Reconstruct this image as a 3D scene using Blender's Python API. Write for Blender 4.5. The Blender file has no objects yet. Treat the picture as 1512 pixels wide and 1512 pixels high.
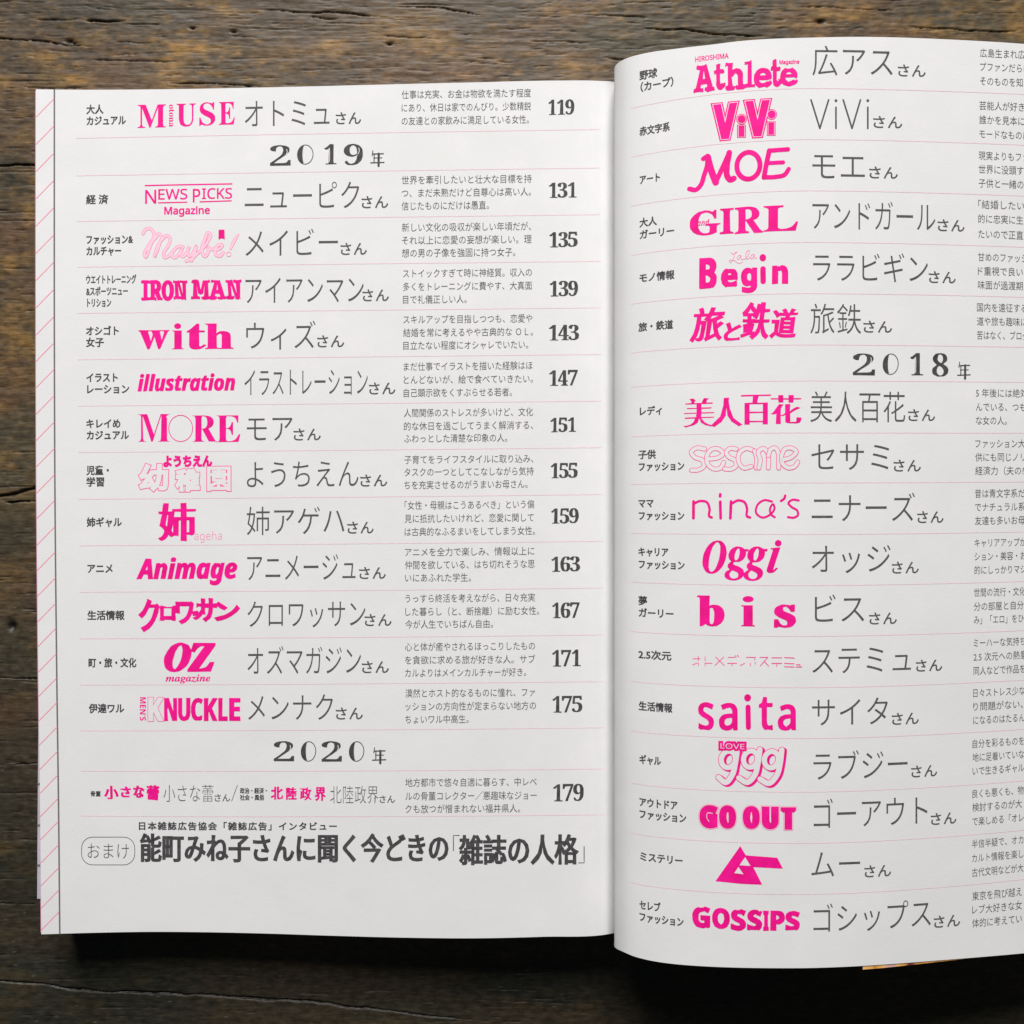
import bpy, bmesh, math, random
import numpy as np
from mathutils import Vector

# ------------------------------------------------------------------ camera, light, exposure
scene = bpy.context.scene
COL = scene.collection
F = 1600.0            # focal length in photograph pixels (frame 1512 x 1512)
CX = CY = 756.0
CAM_Z = 0.2535        # camera height above the table, metres
TABLE_D = CAM_Z

cam_data = bpy.data.cameras.new("camera")
cam = bpy.data.objects.new("camera", cam_data)
COL.objects.link(cam)
cam.location = (0, 0, CAM_Z)
cam.rotation_euler = (0, 0, 0)
cam_data.sensor_width = 36.0
cam_data.lens = 36.0 * F / 1512.0
cam_data.clip_start = 0.01
cam_data.clip_end = 50.0
scene.camera = cam

world = bpy.data.worlds.new("World")
scene.world = world
world.use_nodes = True
bg = world.node_tree.nodes["Background"]
bg.inputs[0].default_value = (0.74, 0.93, 1.0, 1)
bg.inputs[1].default_value = 0.042

def area(name, loc, target, sx, sy, power, color):
    l = bpy.data.lights.new(name, 'AREA')
    l.shape = 'RECTANGLE'; l.size = sx; l.size_y = sy
    l.energy = power; l.color = color
    o = bpy.data.objects.new(name, l)
    COL.objects.link(o)
    o.location = loc
    o.rotation_euler = (Vector(target) - Vector(loc)).to_track_quat('-Z', 'Y').to_euler()
    return o
# the tall window beyond the top of the picture
area("window_light", (-0.10, 1.20, 0.92), (0.0, 0.0, 0.0), 0.66, 0.86, 38.5, (1.0, 0.985, 0.965))

scene.view_settings.view_transform = 'Standard'
scene.view_settings.look = 'None'
scene.view_settings.gamma = 1.0
scene.view_settings.exposure = 0.0
scene.cycles.max_bounces = 6

# ------------------------------------------------------------------ helpers
def hermite(xs, ys):
    xs = np.array(xs, float); ys = np.array(ys, float)
    m = np.zeros_like(ys)
    dl = np.diff(ys) / np.diff(xs)
    m[0] = dl[0]; m[-1] = dl[-1]
    h = np.diff(xs)
    m[1:-1] = (dl[:-1] * h[1:] + dl[1:] * h[:-1]) / (h[1:] + h[:-1])
    def f(x):
        x = np.asarray(x, float)
        i = np.clip(np.searchsorted(xs, x) - 1, 0, len(xs) - 2)
        t = (x - xs[i]) / h[i]
        tc = np.clip(t, 0, 1)
        h00 = 2*tc**3 - 3*tc**2 + 1; h10 = tc**3 - 2*tc**2 + tc
        h01 = -2*tc**3 + 3*tc**2; h11 = tc**3 - tc**2
        v = h00*ys[i] + h10*h[i]*m[i] + h01*ys[i+1] + h11*h[i]*m[i+1]
        v = v + np.where(t < 0, t*h[i]*m[0], 0) + np.where(t > 1, (t-1)*h[i]*m[-1], 0)
        return v
    return f

def pt(px, py, d, lift=0.0):
    return ((px - CX) / F * d, (CY - py) / F * d, CAM_Z - d + lift)

def mat_nodes(name):
    m = bpy.data.materials.new(name); m.use_nodes = True
    return m, m.node_tree.nodes, m.node_tree.links, m.node_tree.nodes["Principled BSDF"]

def new_obj(name, verts, faces, mats, parent=None, smooth=False, fmat=None, label=None, kind=None):
    me = bpy.data.meshes.new(name)
    me.from_pydata(verts, [], faces)
    for m in mats: me.materials.append(m)
    if fmat is not None: me.polygons.foreach_set('material_index', fmat)
    if smooth: me.polygons.foreach_set('use_smooth', [True]*len(me.polygons))
    me.update()
    o = bpy.data.objects.new(name, me)
    COL.objects.link(o)
    if parent: o.parent = parent
    if label: o['label'] = label
    if kind: o['kind'] = kind
    return o

# ------------------------------------------------------------------ materials
def ink(name, col, rough=0.65, var=0.05, scale=900):
    m, n, l, b = mat_nodes(name)
    b.inputs['Roughness'].default_value = rough
    b.inputs['Specular IOR Level'].default_value = 0.15
    tc = n.new('ShaderNodeTexCoord'); nz = n.new('ShaderNodeTexNoise')
    nz.inputs['Scale'].default_value = scale; nz.inputs['Detail'].default_value = 3
    cr = n.new('ShaderNodeValToRGB')
    cr.color_ramp.elements[0].position = 0.3; cr.color_ramp.elements[1].position = 0.7
    cr.color_ramp.elements[0].color = (*[c*(1-var) for c in col], 1)
    cr.color_ramp.elements[1].color = (*[min(1, c*(1+var) + var*0.01) for c in col], 1)
    l.new(tc.outputs['Object'], nz.inputs['Vector'])
    l.new(nz.outputs['Fac'], cr.inputs[0]); l.new(cr.outputs[0], b.inputs['Base Color'])
    return m

def paper(name, a, b_, bump=0.25):
    m, n, l, b = mat_nodes(name)
    b.inputs['Roughness'].default_value = 0.8
    b.inputs['Specular IOR Level'].default_value = 0.2
    tc = n.new('ShaderNodeTexCoord')
    n1 = n.new('ShaderNodeTexNoise'); n1.inputs['Scale'].default_value = 160; n1.inputs['Detail'].default_value = 6
    n1.inputs['Roughness'].default_value = 0.65
    cr = n.new('ShaderNodeValToRGB')
    cr.color_ramp.elements[0].position = 0.32; cr.color_ramp.elements[1].position = 0.68
    cr.color_ramp.elements[0].color = (*a, 1); cr.color_ramp.elements[1].color = (*b_, 1)
    n2 = n.new('ShaderNodeTexNoise'); n2.inputs['Scale'].default_value = 2600; n2.inputs['Detail'].default_value = 4
    n3 = n.new('ShaderNodeTexNoise'); n3.inputs['Scale'].default_value = 500; n3.inputs['Detail'].default_value = 3
    ad = n.new('ShaderNodeMath'); ad.operation = 'ADD'
    bp = n.new('ShaderNodeBump'); bp.inputs['Strength'].default_value = bump; bp.inputs['Distance'].default_value = 0.00006
    for x in (n1, n2, n3): l.new(tc.outputs['Object'], x.inputs['Vector'])
    l.new(n1.outputs['Fac'], cr.inputs[0]); l.new(cr.outputs[0], b.inputs['Base Color'])
    l.new(n2.outputs['Fac'], ad.inputs[0]); l.new(n3.outputs['Fac'], ad.inputs[1])
    l.new(ad.outputs[0], bp.inputs['Height'])
    # slow waviness of the sheet
    n4 = n.new('ShaderNodeTexNoise'); n4.inputs['Scale'].default_value = 28; n4.inputs['Detail'].default_value = 2
    b2 = n.new('ShaderNodeBump'); b2.inputs['Strength'].default_value = 0.8; b2.inputs['Distance'].default_value = 0.0007
    l.new(tc.outputs['Object'], n4.inputs['Vector']); l.new(n4.outputs['Fac'], b2.inputs['Height'])
    l.new(b2.outputs[0], bp.inputs['Normal']); l.new(bp.outputs[0], b.inputs['Normal'])
    return m

PAPER = paper("book_paper", (0.766, 0.768, 0.765), (0.806, 0.786, 0.796))
PINK = ink("fluorescent_pink_ink", (0.98, 0.007, 0.275), 0.6, 0.18, 420)
PINKMID = ink("mid_pink_ink", (0.98, 0.27, 0.50))
PINKPALE = ink("pale_pink_ink", (0.95, 0.60, 0.72), var=0.02)
RULE = ink("pink_rule_ink", (0.86, 0.60, 0.655), var=0.04)
PINKDEEP = ink("deep_pink_ink", (0.98, 0.10, 0.38))
STRIPE = ink("pink_stripe_ink", (0.95, 0.27, 0.40))
GREY = ink("dark_grey_ink", (0.068, 0.064, 0.068), var=0.3)
GREYTHIN = ink("grey_thin_ink", (0.10, 0.094, 0.096), var=0.2)
GREYLINE = ink("grey_line_ink", (0.17, 0.15, 0.16), var=0.1)
LILAC = paper("lilac_page_edge", (0.48, 0.42, 0.50), (0.56, 0.48, 0.57))
PINKEDGE = paper("pink_page_edge", (0.55, 0.22, 0.36), (0.62, 0.27, 0.42))

def edge_material():
    m, n, l, b = mat_nodes("page_edges")
    b.inputs['Roughness'].default_value = 0.85
    tc = n.new('ShaderNodeTexCoord'); mp = n.new('ShaderNodeMapping'); mp.inputs['Scale'].default_value = (20, 20, 9000)
    nz = n.new('ShaderNodeTexNoise'); nz.inputs['Scale'].default_value = 1.0; nz.inputs['Detail'].default_value = 2
    cr = n.new('ShaderNodeValToRGB')
    cr.color_ramp.elements[0].position = 0.35; cr.color_ramp.elements[0].color = (0.5, 0.48, 0.46, 1)
    cr.color_ramp.elements[1].position = 0.6; cr.color_ramp.elements[1].color = (0.78, 0.77, 0.75, 1)
    bp = n.new('ShaderNodeBump'); bp.inputs['Strength'].default_value = 0.6; bp.inputs['Distance'].default_value = 0.0001
    l.new(tc.outputs['Object'], mp.inputs[0]); l.new(mp.outputs[0], nz.inputs['Vector'])
    l.new(nz.outputs['Fac'], cr.inputs[0]); l.new(cr.outputs[0], b.inputs['Base Color'])
    l.new(nz.outputs['Fac'], bp.inputs['Height']); l.new(bp.outputs[0], b.inputs['Normal'])
    return m
EDGES = edge_material()

def jacket_material():
    m, n, l, b = mat_nodes("printed_jacket")
    b.inputs['Roughness'].default_value = 0.35
    tc = n.new('ShaderNodeTexCoord'); nz = n.new('ShaderNodeTexNoise'); nz.inputs['Scale'].default_value = 220
    nz.inputs['Detail'].default_value = 3
    cr = n.new('ShaderNodeValToRGB'); e = cr.color_ramp.elements
    e[0].position = 0.30; e[0].color = (0.20, 0.05, 0.03, 1)
    e[1].position = 0.42; e[1].color = (0.85, 0.40, 0.10, 1)
    x = e.new(0.55); x.color = (0.93, 0.55, 0.20, 1)
    x = e.new(0.66); x.color = (0.75, 0.42, 0.38, 1)
    l.new(tc.outputs['Object'], nz.inputs['Vector']); l.new(nz.outputs['Fac'], cr.inputs[0])
    l.new(cr.outputs[0], b.inputs['Base Color'])
    return m
JACKET = jacket_material()
BOARD = paper("cover_board", (0.30, 0.24, 0.20), (0.36, 0.29, 0.24))

# ------------------------------------------------------------------ weathered table top
def lattice(gx, gy, fx, fy, seed):
    """smooth value noise on a tensor grid; fx, fy = cells per metre"""
    r = np.random.RandomState(seed)
    ux = (gx - gx[0]) * fx; uy = (gy - gy[0]) * fy
    L = r.rand(int(uy[-1]) + 3, int(ux[-1]) + 3)
    ix = ux.astype(int); iy = uy.astype(int)
    tx = ux - ix; ty = uy - iy
    tx = tx*tx*(3-2*tx); ty = ty*ty*(3-2*ty)
    A = L[:, ix]*(1-tx) + L[:, ix+1]*tx
    return A[iy]*(1-ty)[:, None] + A[iy+1]*ty[:, None]

def fbm(gx, gy, fx, fy, octv, seed, gain=0.55):
    out = 0; amp = 1; tot = 0
    for k in range(octv):
        out = out + amp*lattice(gx, gy, fx*2**k, fy*2**k, seed+k*7); tot += amp; amp *= gain
    return out/tot

def build_table():
    K = F / TABLE_D                                    # px per metre on the table
    gx = np.concatenate([np.linspace(-0.42, -0.128, 40)[:-1], np.arange(-0.128, 0.128, 0.00045), np.linspace(0.1285, 0.42, 40)])
    gy = np.concatenate([np.linspace(-0.42, -0.128, 60)[:-1], np.arange(-0.128, 0.128, 0.00020), np.linspace(0.1285, 0.42, 60)])
    PX = gx*K + CX; PY = CY - gy*K
    warp = (fbm(gx, gy, 9, 14, 3, 5) - .5)
    broad = fbm(gx, gy, 18, 45, 4, 11)
    patch = fbm(gx, gy, 90, 190, 5, 23, .62)
    grain = fbm(gx, gy, 45, 1100, 3, 31, .6)
    grain2 = fbm(gx, gy, 160, 3000, 2, 41, .7)
    flake = fbm(gx, gy, 260, 650, 3, 57, .6)
    X, Y = np.meshgrid(PX, PY)
    def blob(x, y, sx, sy): return np.exp(-(((X-x)/sx)**2 + ((Y-y)/sy)**2))
    ochre = np.clip((patch - .53)*5.5, 0, 1) * np.clip((broad - .45)*4, 0, 1) * 0.55
    pl = 0
    for (x, y, sx, sy, a) in [(250, 85, 40, 38, 1.2), (110, 118, 20, 7, 1.3), (55, 80, 22, 8, 1.3), (8, 118, 14, 8, 1.4), (300, 72, 60, 9, .8),
                              (165, 20, 14, 8, .9), (330, 10, 16, 9, 1.2), (490, 62, 18, 14, 1.2), (48, 300, 14, 42, 1.3), (40, 345, 8, 40, 1.0),
                              (32, 500, 34, 50, .95), (20, 400, 20, 30, .5), (25, 225, 14, 25, .6), (22, 700, 50, 34, .8), (20, 850, 50, 20, .5),
                              (10, 1262, 18, 18, .9), (25, 1300, 30, 24, .6), (600, 40, 70, 30, .6), (700, 70, 120, 22, .6), (860, 95, 50, 16, 1.0),
                              (1390, 18, 55, 24, 1.6), (1240, 30, 60, 30, .7), (1120, 20, 60, 18, .6), (1500, 30, 40, 25, .7), (960, 20, 90, 24, .4)]:
        pl = pl + a*blob(x, y, sx, sy)
    ochre = np.clip(ochre + pl*np.clip((patch - .36)*3.4, 0, 1.1)*np.clip(.35 + grain, 0, 1), 0, 1)
    speck = fbm(gx, gy, 330, 620, 4, 203, .6)
    ochre = np.clip(ochre + .5*np.clip((speck-.56)*7, 0, 1)*np.clip((broad-.36)*3.5, 0, 1)*np.clip(1.15-np.abs(CY-Y[:, :1]*1.0-620)/900, .35, 1), 0, 1)
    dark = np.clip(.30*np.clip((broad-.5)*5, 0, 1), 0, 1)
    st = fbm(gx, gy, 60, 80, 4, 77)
    for (x, y, sx, sy, a) in [(166, 1450, 15, 120, 1.5), (700, 1440, 500, 45, .25), (100, 15, 60, 20, .5), (20, 250, 30, 40, .5), (20, 800, 40, 40, .4), (-40, 1330, 330, 420, .75), (760, 1490, 900, 90, .6)]:  # local wood stains, plus broad blobs painting shade into lower left and bottom
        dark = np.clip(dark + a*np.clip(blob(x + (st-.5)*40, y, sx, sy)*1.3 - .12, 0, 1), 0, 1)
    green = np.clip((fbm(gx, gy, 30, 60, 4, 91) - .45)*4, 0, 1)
    red = np.clip((fbm(gx, gy, 40, 110, 4, 117) - .50)*4.5, 0, 1)
    crack = np.zeros_like(X)
    def add_crack(pts, width, depth=1.0, wob=2.0, seed=0):
        r = np.random.RandomState(seed)
        xs = [p[0] for p in pts]; ys = [p[1] for p in pts]
        i0, i1 = np.searchsorted(PX, [xs[0], xs[-1]])
        if i1 - i0 < 2: return
        cx = PX[i0:i1]
        yc = np.interp(cx, xs, ys)
        n = len(cx)
        w = np.interp(np.arange(n), np.linspace(0, n, max(3, n//10)), r.randn(max(3, n//10)))*wob*.5
        w2 = np.interp(np.arange(n), np.linspace(0, n, max(3, n//3)), r.randn(max(3, n//3)))*wob*.22
        yc = yc + w + w2
        t = (cx - xs[0])/(xs[-1]-xs[0])
        tap = np.clip(np.minimum(t, 1-t)*7, 0.18, 1)
        if xs[0] <= 0: tap = np.clip((1-t)*7, .18, 1)
        wid = width*tap*(.25 + .8*np.interp(np.arange(n), np.linspace(0, n, max(3, n//14)), r.rand(max(3, n//14))) + .7*r.rand(n)*r.rand(n))
        lo, hi = yc.min()-8*width, yc.max()+8*width
        rows = np.where((PY > lo) & (PY < hi))[0]
        if len(rows) == 0: return
        r0, r1 = rows[0], rows[-1]+1
        dd = np.abs(PY[r0:r1, None] - yc[None, :])/np.maximum(wid, .25)[None, :]
        crack[r0:r1, i0:i1] = np.maximum(crack[r0:r1, i0:i1], depth*np.exp(-dd**2)*np.clip(wid/.8, .3, 1))
    main = [([(-60, 56), (0, 57), (65, 61), (88, 64), (112, 67), (135, 71)], 1.1, 1), ([(125, 30), (150, 31), (185, 33)], 1.6, 1), ([(188, 34), (240, 36)], .8, .8),
            ([(50, 29), (120, 29)], .7, .6), ([(370, 13), (420, 15), (500, 18), (560, 23)], .9, .9), ([(455, 25), (500, 27)], .7, .8),
            ([(250, 121), (340, 124), (385, 127)], 1.2, 1), ([(20, 126), (60, 128), (130, 130)], .8, .7), ([(130, 88), (260, 91)], .7, .6),
            ([(-80, 243), (0, 244), (70, 244)], 1.3, 1), ([(-90, 745), (0, 733), (25, 729), (60, 721), (90, 716)], 2.4, 1), ([(5, 742), (30, 741), (80, 740)], 1.6, 1),
            ([(-80, 1000), (0, 1001), (75, 1003)], 1.0, .9), ([(20, 1128), (80, 1127)], 1.0, .9), ([(0, 1335), (55, 1336)], .7, .6),
            ([(-90, 1443), (0, 1449), (60, 1454), (95, 1460), (140, 1464), (180, 1465), (240, 1467), (300, 1470), (350, 1474), (400, 1475), (520, 1486), (640, 1500), (720, 1508)], 1.5, 1),
            ([(600, 8), (650, 12), (710, 22)], .8, .8), ([(940, 40), (1005, 42), (1060, 50), (1130, 53)], .9, .9), ([(560, 52), (640, 58)], .8, .7), ([(890, 84), (950, 90), (985, 94)], .7, .8),
            ([(870, 22), (960, 24)], .7, .6), ([(1180, 10), (1260, 12), (1330, 16)], .8, .7), ([(1330, 38), (1420, 44), (1512, 46)], .9, .8), ([(780, 60), (870, 63)], .7, .6)]
    for i, (p, w, d) in enumerate(main): add_crack(p, w*.95, d, 2.0, i+1)
    R = np.random.RandomState(9)
    for i in range(1100):
        x = R.uniform(-60, 1560); zone = R.rand()
        y = R.uniform(-20, 140) if zone < .4 else (R.uniform(1360, 1540) if zone < .72 else R.uniform(130, 1380))
        if zone >= .72: x = R.uniform(-60, 62)
        Ln = R.exponential(30) + 8
        s = R.uniform(-.05, .06)
        add_crack([(x, y), (x+Ln*.5, y+s*Ln*.5+R.uniform(-.6, .6)), (x+Ln, y+s*Ln)], R.uniform(.35, .7), R.uniform(.12, .6)**1.3, .8, 100+i)
    # small pits and chips
    for (x, y, sx, sy) in [(102, 60, 5, 3), (107, 63, 4, 2), (284, 41, 3, 1.5), (1212, 31, 6, 3), (345, 46, 3, 2), (18, 925, 6, 7), (575, 64, 4, 2)]:
        crack = np.maximum(crack, np.exp(-(((X-x)/sx)**2 + ((Y-y)/sy)**2)))
    chip = np.zeros_like(X)
    for i in range(260):
        zone = R.rand()
        x = R.uniform(0, 1512) if zone < .8 else R.uniform(0, 60)
        y = (R.uniform(0, 130) if zone < .35 else R.uniform(1380, 1512)) if zone < .8 else R.uniform(130, 1380)
        j, k = np.searchsorted(PX, x), np.searchsorted(-PY, -y)
        a = R.randint(1, 3)
        chip[k:k+1, j:j+a] = R.uniform(.2, .8)
    crack = np.clip(crack, 0, 1)
    z = (grain-.5)*.00010 + (grain2-.5)*.00005 + (flake-.5)*.00018 + (patch-.5)*.00025 - crack*.0009 + chip*.00004
    z += np.clip(ochre-.4, 0, 1)*-.00008
    z -= z.max()
    z[:] = np.where((np.abs(gx)[None, :] > .13) | (np.abs(gy)[:, None] > .13), z*.6, z)
    ny, nx = X.shape
    V = np.empty((ny*nx, 3), np.float32)
    V[:, 0] = np.tile(gx, ny); V[:, 1] = np.repeat(gy, nx); V[:, 2] = z.ravel()
    a = (np.arange(ny-1)[:, None]*nx + np.arange(nx-1)[None, :]).ravel()
    Q = np.stack([a, a+1, a+nx+1, a+nx], 1).astype(np.int32)
    nv0 = ny*nx
    # solid underside: a skirt down to 3 cm
    me = bpy.data.meshes.new("table_top")
    border = list(range(nx)) + [r*nx+nx-1 for r in range(1, ny)] + [(ny-1)*nx + c for c in range(nx-2, -1, -1)] + [r*nx for r in range(ny-2, 0, -1)]
    low = V[border].copy(); low[:, 2] = -.03
    n = len(border)
    VV = np.concatenate([V, low]); b = np.array(border, np.int32)
    k = np.arange(n); k2 = (k+1) % n
    S = np.stack([b[k2], b[k], nv0+k, nv0+k2], 1).astype(np.int32)
    QQ = np.concatenate([Q, S])
    me.vertices.add(len(VV)); me.vertices.foreach_set('co', VV.ravel())
    me.loops.add(QQ.size); me.loops.foreach_set('vertex_index', QQ.ravel())
    me.polygons.add(len(QQ)); me.polygons.foreach_set('loop_start', np.arange(0, QQ.size, 4, dtype=np.int32))
    me.polygons.foreach_set('use_smooth', np.ones(len(QQ), bool))
    me.update(calc_edges=True)
    pad = np.zeros(n, np.float32)
    for nm, arr in (("ochre", ochre), ("stain_shade", dark), ("moss", green), ("rust", red), ("crack", crack), ("grain", grain), ("chip", chip), ("flake", patch)):
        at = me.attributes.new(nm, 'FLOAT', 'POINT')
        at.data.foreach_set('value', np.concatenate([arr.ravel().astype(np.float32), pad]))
    # material
    m, nn, l, bs = mat_nodes("weathered_wood")
    def attr(nm):
        x = nn.new('ShaderNodeAttribute'); x.attribute_name = nm; return x.outputs['Fac']
    def mix(fac, c1, c2, mode='MIX'):
        x = nn.new('ShaderNodeMix'); x.data_type = 'RGBA'; x.blend_type = mode
        if hasattr(fac, 'is_linked'): l.new(fac, x.inputs['Factor'])
        else: x.inputs['Factor'].default_value = fac
        for s, c in (('A', c1), ('B', c2)):
            sk = [i for i in x.inputs if i.name == s and i.type == 'RGBA'][0]
            if hasattr(c, 'is_linked'): l.new(c, sk)
            else: sk.default_value = (*c, 1)
        return [o for o in x.outputs if o.type == 'RGBA'][0]
    def mul(a_, v):
        x = nn.new('ShaderNodeMath'); x.operation = 'MULTIPLY'; l.new(a_, x.inputs[0])
        if hasattr(v, 'is_linked'): l.new(v, x.inputs[1])
        else: x.inputs[1].default_value = v
        return x.outputs[0]
    tc = nn.new('ShaderNodeTexCoord')
    mp = nn.new('ShaderNodeMapping'); mp.inputs['Scale'].default_value = (380, 3200, 1); l.new(tc.outputs['Object'], mp.inputs[0])
    nz = nn.new('ShaderNodeTexNoise'); nz.inputs['Scale'].default_value = 1; nz.inputs['Detail'].default_value = 5; nz.inputs['Roughness'].default_value = .7
    l.new(mp.outputs[0], nz.inputs['Vector'])
    mp2 = nn.new('ShaderNodeMapping'); mp2.inputs['Scale'].default_value = (420, 760, 1); l.new(tc.outputs['Object'], mp2.inputs[0])
    nz2 = nn.new('ShaderNodeTexNoise'); nz2.inputs['Scale'].default_value = 1; nz2.inputs['Detail'].default_value = 4; l.new(mp2.outputs[0], nz2.inputs['Vector'])
    c = mix(mul(attr("moss"), .6), (.078, .054, .034), (.062, .056, .036))
    c = mix(mul(attr("rust"), .65), c, (.120, .066, .036))
    c = mix(mul(attr("ochre"), .85), c, (.27, .150, .042))
    c = mix(mul(attr("stain_shade"), .85), c, (.016, .019, .015))
    cr = nn.new('ShaderNodeValToRGB'); cr.color_ramp.elements[0].position = .30; cr.color_ramp.elements[1].position = .72
    cr.color_ramp.elements[0].color = (.45, .45, .45, 1); cr.color_ramp.elements[1].color = (1.5, 1.48, 1.42, 1)
    l.new(nz.outputs['Fac'], cr.inputs[0])
    c = mix(.7, c, cr.outputs[0], 'MULTIPLY')
    cr2 = nn.new('ShaderNodeValToRGB'); cr2.color_ramp.elements[0].position = .3; cr2.color_ramp.elements[1].position = .7
    cr2.color_ramp.elements[0].color = (.45, .46, .47, 1); cr2.color_ramp.elements[1].color = (1.6, 1.55, 1.45, 1)
    l.new(nz2.outputs['Fac'], cr2.inputs[0])
    c = mix(.7, c, cr2.outputs[0], 'MULTIPLY')
    c = mix(mul(attr("chip"), .7), c, (.20, .18, .14))
    c = mix(attr("crack"), c, (.006, .005, .004))
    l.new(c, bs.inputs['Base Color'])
    bs.inputs['Specular IOR Level'].default_value = 0.30
    rr = nn.new('ShaderNodeMapRange'); rr.inputs['To Min'].default_value = .38; rr.inputs['To Max'].default_value = .58
    l.new(nz2.outputs['Fac'], rr.inputs['Value']); l.new(rr.outputs[0], bs.inputs['Roughness'])
    bp = nn.new('ShaderNodeBump'); bp.inputs['Strength'].default_value = .38; bp.inputs['Distance'].default_value = .0001
    ad = nn.new('ShaderNodeMath'); ad.operation = 'ADD'; l.new(nz.outputs['Fac'], ad.inputs[0]); l.new(nz2.outputs['Fac'], ad.inputs[1])
    l.new(ad.outputs[0], bp.inputs['Height']); l.new(bp.outputs[0], bs.inputs['Normal'])
    me.materials.append(m)
    o = bpy.data.objects.new("table_top", me); COL.objects.link(o)
    o['kind'] = 'structure'; o['label'] = "dark weathered wooden table top with cracks and ochre flecks"
    return o
build_table()

# ------------------------------------------------------------------ the two open pages: shape
DL = hermite([53, 140, 210, 300, 400, 550, 700, 820, 870, 905, 912], [.2400, .2404, .2406, .2403, .2396, .2384, .2372, .2368, .2372, .2383, .2400])
LT = hermite([53, 100, 200, 400, 560, 700, 820, 880, 907, 914], [131.9, 132.4, 132.2, 128.9, 125.0, 121.6, 119.0, 119.3, 121.0, 122.5])
LB = hermite([61, 150, 220, 300, 400, 480, 600, 700, 800, 905, 914], [1379.6, 1377, 1375.9, 1376.4, 1378.6, 1381.3, 1384.5, 1385.4, 1383.2, 1378, 1376])
LEFTX = hermite([125, 500, 700, 1000, 1200, 1390], [53, 53, 53.7, 56.6, 59.3, 61.1])
RQ = hermite([0, 2.236, 4.36, 7.35, 9.75, 14.07, 16.8, 19.57, 22.2, 24.6, 26.46, 28.2], [.2315, .2292, .2266, .2237, .2217, .2187, .2180, .2185, .2204, .2231, .2262, .2300])
def DR(px): return RQ(np.sqrt(np.maximum(np.asarray(px, float)-907, 0)))
def sq(x): return math.sqrt(x-906.9)
RT = hermite([0, sq(910), sq(917), sq(930.8), sq(961.5), sq(1002.5), sq(1043.5), sq(1105), sq(1200), sq(1290), sq(1399.6), sq(1512), sq(1607), sq(1700)],
             [102.5, 95.5, 90.0, 84.1, 77, 71.4, 66.7, 59.5, 55.4, 54.5, 58.2, 64.8, 73, 83])
RB = hermite([0, sq(910), sq(918.6), sq(941), sq(982.6), sq(1024), sq(1075), sq(1140), sq(1200), sq(1274), sq(1399.6), sq(1512), sq(1607), sq(1700)],
             [1396, 1400.5, 1404.6, 1413.6, 1421.9, 1425.8, 1428.3, 1429.5, 1429.2, 1426.2, 1417.0, 1407.5, 1398, 1388])
RIGHT_END = 1648.0

def D(px, side): return DL(px) if side == 'L' else DR(px)

# layout distortion of the print: y on the page relative to a reference column
def dl_left(x, y):
    M = np.interp(y, [130, 200, 390, 737, 1077, 1205, 1380], [-7.5, -6.8, -4.2, -2.8, -1.2, .9, 2.6])
    E = np.interp(y, [130, 200, 390, 600, 737, 805, 1077, 1205, 1380], [-13.5, -13, -8.6, -7.5, -7, -6.7, -4.6, -1.8, 1.5])
    a, b, c = 115., 480., 887.
    return M*(x-a)*(x-c)/((b-a)*(b-c)) + E*(x-a)*(x-b)/((c-a)*(c-b))
def dl_right(x, y):
    A = np.interp(y, [56, 130, 358, 713, 864, 1320, 1429], [29.5, 30.3, 20, 2.4, -5.3, -18, -19.5])
    B = np.interp(y, [56, 130, 358, 713, 864, 1320, 1429], [9.3, 9.0, 7.3, -1.3, -5.9, -22, -22])
    xs = [930, 950, 970, 1000, 1050, 1105, 1150, 1190]
    lt = np.interp(x, xs, [1, .84, .72, .54, .31, .13, .04, 0])
    lb = np.interp(x, xs, [1, .73, .58, .39, .17, .04, .0, 0])
    w = np.clip((y-130)/1190, 0, 1)
    Lx = lt*(1-w) + lb*w
    r = np.clip((x-1190)/322, 0, 2)
    return A*Lx + B*(r**1.6)
DIST = {'L': dl_left, 'R': dl_right}
def yref(x, y, side):
    r = y
    for _ in range(6): r = y - DIST[side](x, r)
    return float(r)

# ------------------------------------------------------------------ the book
book = bpy.data.objects.new("open_book", None); COL.objects.link(book)
book.location = (0.022, 0, 0)
book['label'] = "open paperback with pink and grey Japanese contents lists lying on the dark wood"
book['category'] = "book"
BOOK_OFF = Vector((0.022, 0, 0))

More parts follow.
